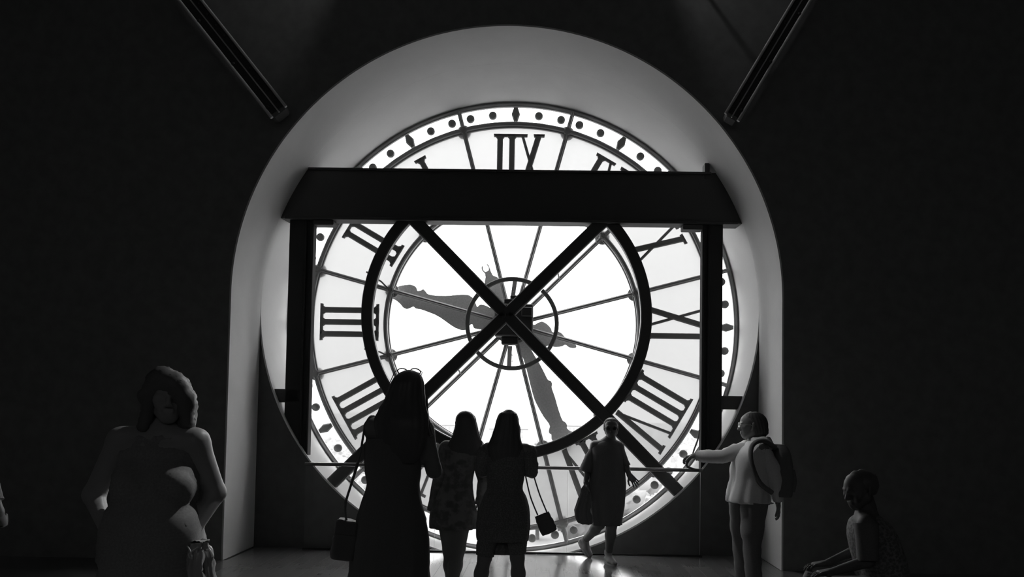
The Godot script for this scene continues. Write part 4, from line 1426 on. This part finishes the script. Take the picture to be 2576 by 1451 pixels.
	sleeve(t, [Vector3(0.0, 1.36, -0.02), Vector3(-0.13, 1.33, 0.0), Vector3(-0.26, 1.285, 0.02), Vector3(-0.38, 1.285, -0.01), Vector3(-0.485, 1.29, -0.047)], [0.085, 0.078, 0.066, 0.064, 0.05], linen, "sleeve", 0.018)
	sleeve(t, [Vector3(0.07, 1.35, 0.13), Vector3(0.16, 1.2, 0.17), Vector3(0.19, 1.08, 0.16), Vector3(0.23, 0.9, 0.11)], [0.08, 0.068, 0.06, 0.045], linen, "sleeve", 0.014)
	g = Geo.new()
	g.loft([[1.36, 0.13, 0.03, 0.05, 0.09], [1.4, 0.11, 0.03, 0.1, 0.125], [1.45, 0.09, 0.025, 0.1, 0.12], [1.475, 0.085, 0.02, 0.075, 0.095], [1.48, 0.085, 0.02, 0.02, 0.03]].map(func(q): return q + [1.0]), 48, 5, 5, 0.06, 0.9)
	g.rough(noise(11.0, 8), 0.014)
	obj("hood", g, linen, t)
	for i in 2:
		var k: Vector3 = J.kn[i]
		sleeve(t, [J.hip[i] + Vector3(-0.02, 0.03, 0), k + Vector3(0, 0.15, 0), k, k.lerp(J.an[i], 0.5), J.an[i] + Vector3(0, 0.02, 0)], [0.125, 0.105, 0.083, 0.078, 0.07], jeans, "trouser_leg", 0.01)
	g = Geo.new()
	g.loft([[1.46, 0.09, 0.0, 0.03, 0.04], [1.5, 0.085, 0.0, 0.075, 0.085], [1.54, 0.078, 0.0, 0.088, 0.094], [1.6, 0.062, 0.0, 0.103, 0.094], [1.65, 0.045, 0.0, 0.105, 0.085], [1.685, 0.035, 0.0, 0.08, 0.065], [1.704, 0.03, 0.0, 0.04, 0.035], [1.708, 0.03, 0.0, 0.008, 0.008]].map(func(q): return q + [1.0]), 80, 5, 19, 0.02, 0.1)
	g.rough(noise(16.0, 6), 0.01)
	obj("hair", g, hair, t)
	spectacles(t, Vector3(-0.094, 1.583, -0.008), Vector3(-0.97, 0, -0.1), metal, lens)
	for i in 2:
		shoe(t, J.an[i], J.an[i] + Vector3(-0.15, -0.07, 0), leather, black)
	var bp := thing("backpack", "black backpack worn by the person in the pale hooded top", "backpack", at + Vector3(0.275, 1.18, 0.05))
	g = Geo.new()
	g.loft([[-0.24, 0, 0, 0.06, 0.13], [-0.22, 0, 0, 0.08, 0.15], [0, 0, 0, 0.085, 0.155], [0.16, -0.01, 0, 0.07, 0.145], [0.23, -0.02, 0, 0.04, 0.1]], 48, 5, 0, 0, 0, 3.6)
	obj("body", g, black, bp)
	g = Geo.new()
	g.loft([[-0.2, 0.085, 0, 0.02, 0.1], [-0.1, 0.09, 0, 0.03, 0.115], [0.0, 0.085, 0, 0.02, 0.1]], 32, 5, 0, 0, 0, 3.6)
	obj("pocket", g, black, bp)
	strap("strap", bp, [Vector3(-0.08, 0.2, 0.1), Vector3(-0.2, 0.265, 0.12), Vector3(-0.31, 0.22, 0.16), Vector3(-0.33, 0.08, 0.2), Vector3(-0.26, -0.1, 0.205), Vector3(-0.13, -0.2, 0.16)], 0.022, black)
	strap("strap", bp, [Vector3(-0.08, 0.2, -0.1), Vector3(-0.2, 0.26, -0.14), Vector3(-0.33, 0.12, -0.16), Vector3(-0.38, -0.05, -0.15), Vector3(-0.2, -0.2, -0.12)], 0.022, black)
	var cd := thing("cord", "thin looped cord held in the outstretched hand above the handrail", "cord", at + Vector3(-0.55, 1.24, -0.08))
	strap("loop", cd, [Vector3(0.1, 0.29, 0.0), Vector3(0.085, 0.2, 0), Vector3(0.05, 0.1, 0), Vector3(0.03, 0.03, 0), Vector3(0.0, 0.0, 0)], 0.008, mat(0.25, 0.6))
	strap("loop", cd, [Vector3(0.0, 0.0, 0), Vector3(-0.02, -0.045, 0.01), Vector3(0.03, -0.075, 0.0), Vector3(0.1, -0.09, 0)], 0.011, mat(0.12, 0.6))

	# 6 large woman in the dark at the left
	at = Vector3(-1.412, 0, 6.2)
	t = thing("person", "broad bare-armed woman in loose sleeveless shirt standing in the dark on the left", "person", at)
	var shirt: Material = mottled(0.24, 0.38, 0.04, 0.8, 0.3, 115)
	J = {"head": Vector3(-0.015, 1.685, 0.02), "fwd": Vector3(0.45, -0.02, 0.88), "size": 1.03, "neck": Vector3(-0.04, 1.53, 0.0), "sh": [Vector3(-0.25, 1.475, 0), Vector3(0.115, 1.475, 0)],
		"el": [Vector3(-0.415, 1.2, -0.06), Vector3(0.195, 1.22, -0.06)], "wr": [Vector3(-0.27, 1.04, 0.07), Vector3(0.15, 1.03, 0.08)],
		"hip": [Vector3(-0.14, 0.86, 0), Vector3(0.05, 0.86, 0)], "kn": [Vector3(-0.15, 0.48, 0.02), Vector3(0.06, 0.48, 0.02)], "an": [Vector3(-0.15, 0.1, 0), Vector3(0.06, 0.1, 0)],
		"torso": [[0.8, -0.04, 0, 0.21, 0.17], [0.95, -0.05, 0.02, 0.22, 0.19], [1.1, -0.055, 0.03, 0.2, 0.19], [1.28, -0.05, 0.02, 0.185, 0.16], [1.45, -0.06, 0, 0.18, 0.11], [1.5, -0.06, 0, 0.12, 0.08]], "fat": 1.28,
		"hands": [[Vector3(0.6, -0.6, 0.3), Vector3(0.6, 0.4, -0.3), -1.0, 0.4, 0.08], [Vector3(-0.4, -0.8, 0.3), Vector3(-0.8, 0.3, -0.2), 1.0, 0.4, 0.08]]}
	body(t, J, mat(0.36, 0.45))
	g = Geo.new()
	var f := Flesh.new(Vector3(-0.4, 0.66, -0.3), Vector3(0.32, 1.56, 0.36), 0.0125)
	f.stack([[0.7, -0.045, 0.01, 0.262, 0.21], [0.82, -0.045, 0.01, 0.26, 0.21], [0.93, -0.06, 0.02, 0.258, 0.21], [1.05, -0.066, 0.03, 0.232, 0.205], [1.12, -0.058, 0.03, 0.222, 0.2], [1.2, -0.06, 0.02, 0.2, 0.18], [1.3, -0.05, 0.01, 0.2, 0.165], [1.42, -0.06, 0, 0.198, 0.13], [1.49, -0.06, 0, 0.16, 0.095], [1.53, -0.05, 0, 0.09, 0.075]], 0.02)
	f.cone(Vector3(0.07, 1.275, 0.1), Vector3(0.085, 1.265, 0.125), 0.095, 0.085, 0.045)
	f.cone(Vector3(-0.12, 1.275, 0.13), Vector3(-0.115, 1.265, 0.155), 0.095, 0.085, 0.045)
	f.cone(Vector3(0.0, 1.09, 0.12), Vector3(0.06, 1.05, 0.11), 0.12, 0.12, 0.06)
	f.into(g)
	g.rough(noise(7.0, 12), 0.014)
	g.rough(noise(22.0, 13), 0.006)
	obj("shirt", g, shirt, t)
	for i in 2:
		var k: Vector3 = J.kn[i]
		sleeve(t, [J.hip[i], k + Vector3(0, 0.1, 0), k, J.an[i] + Vector3(0, 0.03, 0)], [0.14, 0.1, 0.09, 0.075], jeans, "trouser_leg", 0.01)
		shoe(t, J.an[i], J.an[i] + Vector3(0.05, -0.07, 0.15), leather, black)
	g = Geo.new()
	f = Flesh.new(Vector3(-0.24, 1.42, -0.2), Vector3(0.2, 1.84, 0.2), 0.009)
	f.cone(Vector3(-0.025, 1.73, -0.02), Vector3(-0.01, 1.715, 0.02), 0.092, 0.085, 0.03)
	f.cone(Vector3(-0.08, 1.66, -0.04), Vector3(-0.13, 1.5, -0.02), 0.07, 0.04, 0.04)
	f.cone(Vector3(-0.02, 1.66, -0.07), Vector3(-0.02, 1.5, -0.06), 0.08, 0.06, 0.05)
	f.cone(Vector3(0.055, 1.66, -0.03), Vector3(0.06, 1.57, -0.02), 0.045, 0.035, 0.04)
	f.cone(Vector3(0.06, 1.57, -0.02), Vector3(0.095, 1.51, 0.0), 0.03, 0.018, 0.03)
	f.cone(Vector3(-0.075, 1.7, 0.07), Vector3(-0.1, 1.55, 0.075), 0.035, 0.028, 0.03)
	f.cone(Vector3(-0.03, 1.785, 0.07), Vector3(-0.085, 1.7, 0.085), 0.04, 0.034, 0.06)
	f.cone(Vector3(-0.03, 1.775, 0.05), Vector3(0.04, 1.745, 0.07), 0.045, 0.04, 0.06)
	f.cone(Vector3(0.04, 1.745, 0.06), Vector3(0.075, 1.68, 0.045), 0.036, 0.034, 0.06)
	f.cone(Vector3(0.075, 1.68, 0.045), Vector3(0.08, 1.57, 0.03), 0.034, 0.026, 0.06)
	f.into(g)
	g.rough(noise(17.0, 14), 0.013)
	g.rough(noise(45.0, 24), 0.004)
	obj("hair", g, mat(0.16, 0.5), t)
	var jk := thing("drawstring_bag", "small shiny crumpled drawstring bag at the hip of the broad woman on the left", "bag", at + Vector3(0.2, 0.9, 0.1))
	g = Geo.new()
	g.loft([[-0.14, 0.02, 0.0, 0.02, 0.03, 1.0], [-0.12, 0.015, 0, 0.055, 0.06, 1.0], [-0.02, 0.0, 0, 0.062, 0.07, 1.0], [0.06, -0.005, 0, 0.055, 0.055, 1.0], [0.095, -0.01, 0, 0.042, 0.035, 1.0], [0.11, -0.01, 0, 0.05, 0.045, 1.0]], 60, 6, 7, 0.12, 0.3)
	g.rough(noise(18.0, 16), 0.016)
	obj("pouch", g, mat(0.5, 0.22), jk)
	strap("drawstring", jk, [Vector3(-0.04, 0.1, 0.05), Vector3(-0.01, 0.075, 0.075), Vector3(0.0, 0.04, 0.08), Vector3(-0.015, 0.06, 0.08), Vector3(0.02, 0.09, 0.06)], 0.004, mat(0.7, 0.5))

	# 7 someone sitting in the dark at the right
	at = Vector3(2.56, 0.09, 5.0)
	var bn := thing("bench", "low dark bench under the seated figure at the far right", "bench", Vector3(2.61, 0, 5.0))
	g = Geo.new()
	g.box(Vector3(0, 0.435, 0), Vector3(0.9, 0.07, 0.42), 0.015)
	obj("seat", g, leather, bn)
	for s in [[-0.38, -0.16], [0.38, -0.16], [-0.38, 0.16], [0.38, 0.16]]:
		g = Geo.new()
		g.box(Vector3(s[0], 0.2, s[1]), Vector3(0.05, 0.4, 0.05), 0.008)
		obj("leg", g, leather, bn)
	t = thing("person", "figure in a patterned top sitting in deep shadow at the far right", "person", at)
	J = {"head": Vector3(-0.1, 1.1, 0.02), "fwd": Vector3(-0.9, -0.25, 0.3), "neck": Vector3(-0.05, 0.95, 0.0), "sh": [Vector3(-0.12, 0.9, 0.16), Vector3(0.04, 0.9, -0.15)],
		"el": [Vector3(-0.13, 0.68, 0.2), Vector3(0.0, 0.68, -0.22)], "wr": [Vector3(-0.32, 0.6, 0.14), Vector3(-0.26, 0.6, -0.12)],
		"hip": [Vector3(0.06, 0.46, 0.09), Vector3(0.06, 0.46, -0.09)], "kn": [Vector3(-0.36, 0.48, 0.1), Vector3(-0.36, 0.48, -0.1)], "an": [Vector3(-0.38, 0.01, 0.1), Vector3(-0.36, 0.01, -0.1)],
		"torso": [[0.42, 0.06, 0, 0.13, 0.17], [0.6, 0.04, 0, 0.13, 0.15], [0.78, -0.01, 0, 0.12, 0.16], [0.9, -0.04, 0, 0.09, 0.15]],
		"hands": [[Vector3(-1, -0.1, 0), Vector3(0, -1, 0), -1.0, 0.5, 0.05], [Vector3(-1, -0.1, 0), Vector3(0, -1, 0), 1.0, 0.5, 0.05]]}
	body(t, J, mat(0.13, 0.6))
	cloth("top", t, [[0.41, 0.06, 0, 0.16, 0.2, 1.0], [0.6, 0.045, 0, 0.155, 0.18, 0.5], [0.78, -0.005, 0, 0.145, 0.19, 0.2], [0.88, -0.03, 0, 0.115, 0.18, 0], [0.94, -0.045, 0, 0.07, 0.08, 0]], mottled(0.12, 0.26, 0.03, 0.8, 0.3, 117, true), 6, 0.05, 0.5)
	for i in 2:
		sleeve(t, [J.sh[i], J.sh[i].lerp(J.el[i], 0.5), J.el[i]], [0.07, 0.065, 0.06], jeans)
		sleeve(t, [J.hip[i], J.kn[i], J.kn[i].lerp(J.an[i], 0.5), J.an[i] + Vector3(0, 0.03, 0)], [0.11, 0.085, 0.075, 0.065], jeans, "trouser_leg")
		shoe(t, J.an[i], J.an[i] + Vector3(-0.15, -0.07, 0), leather, black)
	g = Geo.new()
	g.ball(Vector3(-0.08, 1.14, 0.01), Vector3(0.1, 0.09, 0.092), 30, 18)
	g.rough(noise(18.0, 17), 0.015)
	obj("hair", g, hair, t)

	# 8 elbow at the left edge
	at = Vector3(-3.4, 0, 5.0)
	t = thing("person", "figure at the left edge of the view of whom only an elbow shows", "person", at)
	J = {"head": Vector3(0.0, 1.42, 0.0), "fwd": Vector3(0.3, 0, -0.95), "size": 0.95, "neck": Vector3(0, 1.28, 0.01), "sh": [Vector3(-0.15, 1.22, 0), Vector3(0.15, 1.22, 0)],
		"el": [Vector3(-0.22, 0.96, 0.02), Vector3(0.265, 0.95, 0.03)], "wr": [Vector3(-0.16, 0.85, -0.2), Vector3(0.16, 0.85, -0.17)],
		"hip": [Vector3(-0.09, 0.74, 0), Vector3(0.09, 0.74, 0)], "kn": [Vector3(-0.09, 0.42, 0), Vector3(0.09, 0.42, 0)], "an": [Vector3(-0.09, 0.1, 0), Vector3(0.09, 0.1, 0)],
		"torso": [[0.7, 0, 0, 0.15, 0.11], [0.85, 0, 0, 0.145, 0.11], [1.0, 0, 0, 0.12, 0.09], [1.15, 0, 0, 0.14, 0.1], [1.24, 0, 0, 0.12, 0.075]],
		"hands": [[Vector3(0.4, 0.1, -1), Vector3(1, 0, 0.4), 1.0, 0.5, 0.05], [Vector3(-0.4, 0.1, -1), Vector3(-1, 0, 0.4), -1.0, 0.5, 0.05]]}
	body(t, J, skin)
	cloth("shirt", t, [[0.66, 0, 0, 0.18, 0.14, 1.0], [0.85, 0, 0, 0.175, 0.14, 0.5], [1.0, 0, 0, 0.155, 0.12, 0.3], [1.15, 0, 0, 0.165, 0.125, 0], [1.23, 0, 0, 0.15, 0.095, 0], [1.28, 0, 0.01, 0.065, 0.06, 0]], shirt, 6, 0.05, 0.1)
	for i in 2:
		sleeve(t, [J.sh[i], J.sh[i].lerp(J.el[i], 0.5), J.sh[i].lerp(J.el[i], 0.75)], [0.065, 0.06, 0.058], shirt)
		sleeve(t, [J.hip[i], J.kn[i], J.an[i] + Vector3(0, 0.03, 0)], [0.11, 0.085, 0.07], jeans, "trouser_leg")
		shoe(t, J.an[i], J.an[i] + Vector3(0, -0.07, -0.15), leather, black)
	g = Geo.new()
	g.ball(Vector3(0.0, 1.46, 0.015), Vector3(0.09, 0.09, 0.1), 30, 18)
	g.rough(noise(18.0, 18), 0.015)
	obj("hair", g, hair, t)
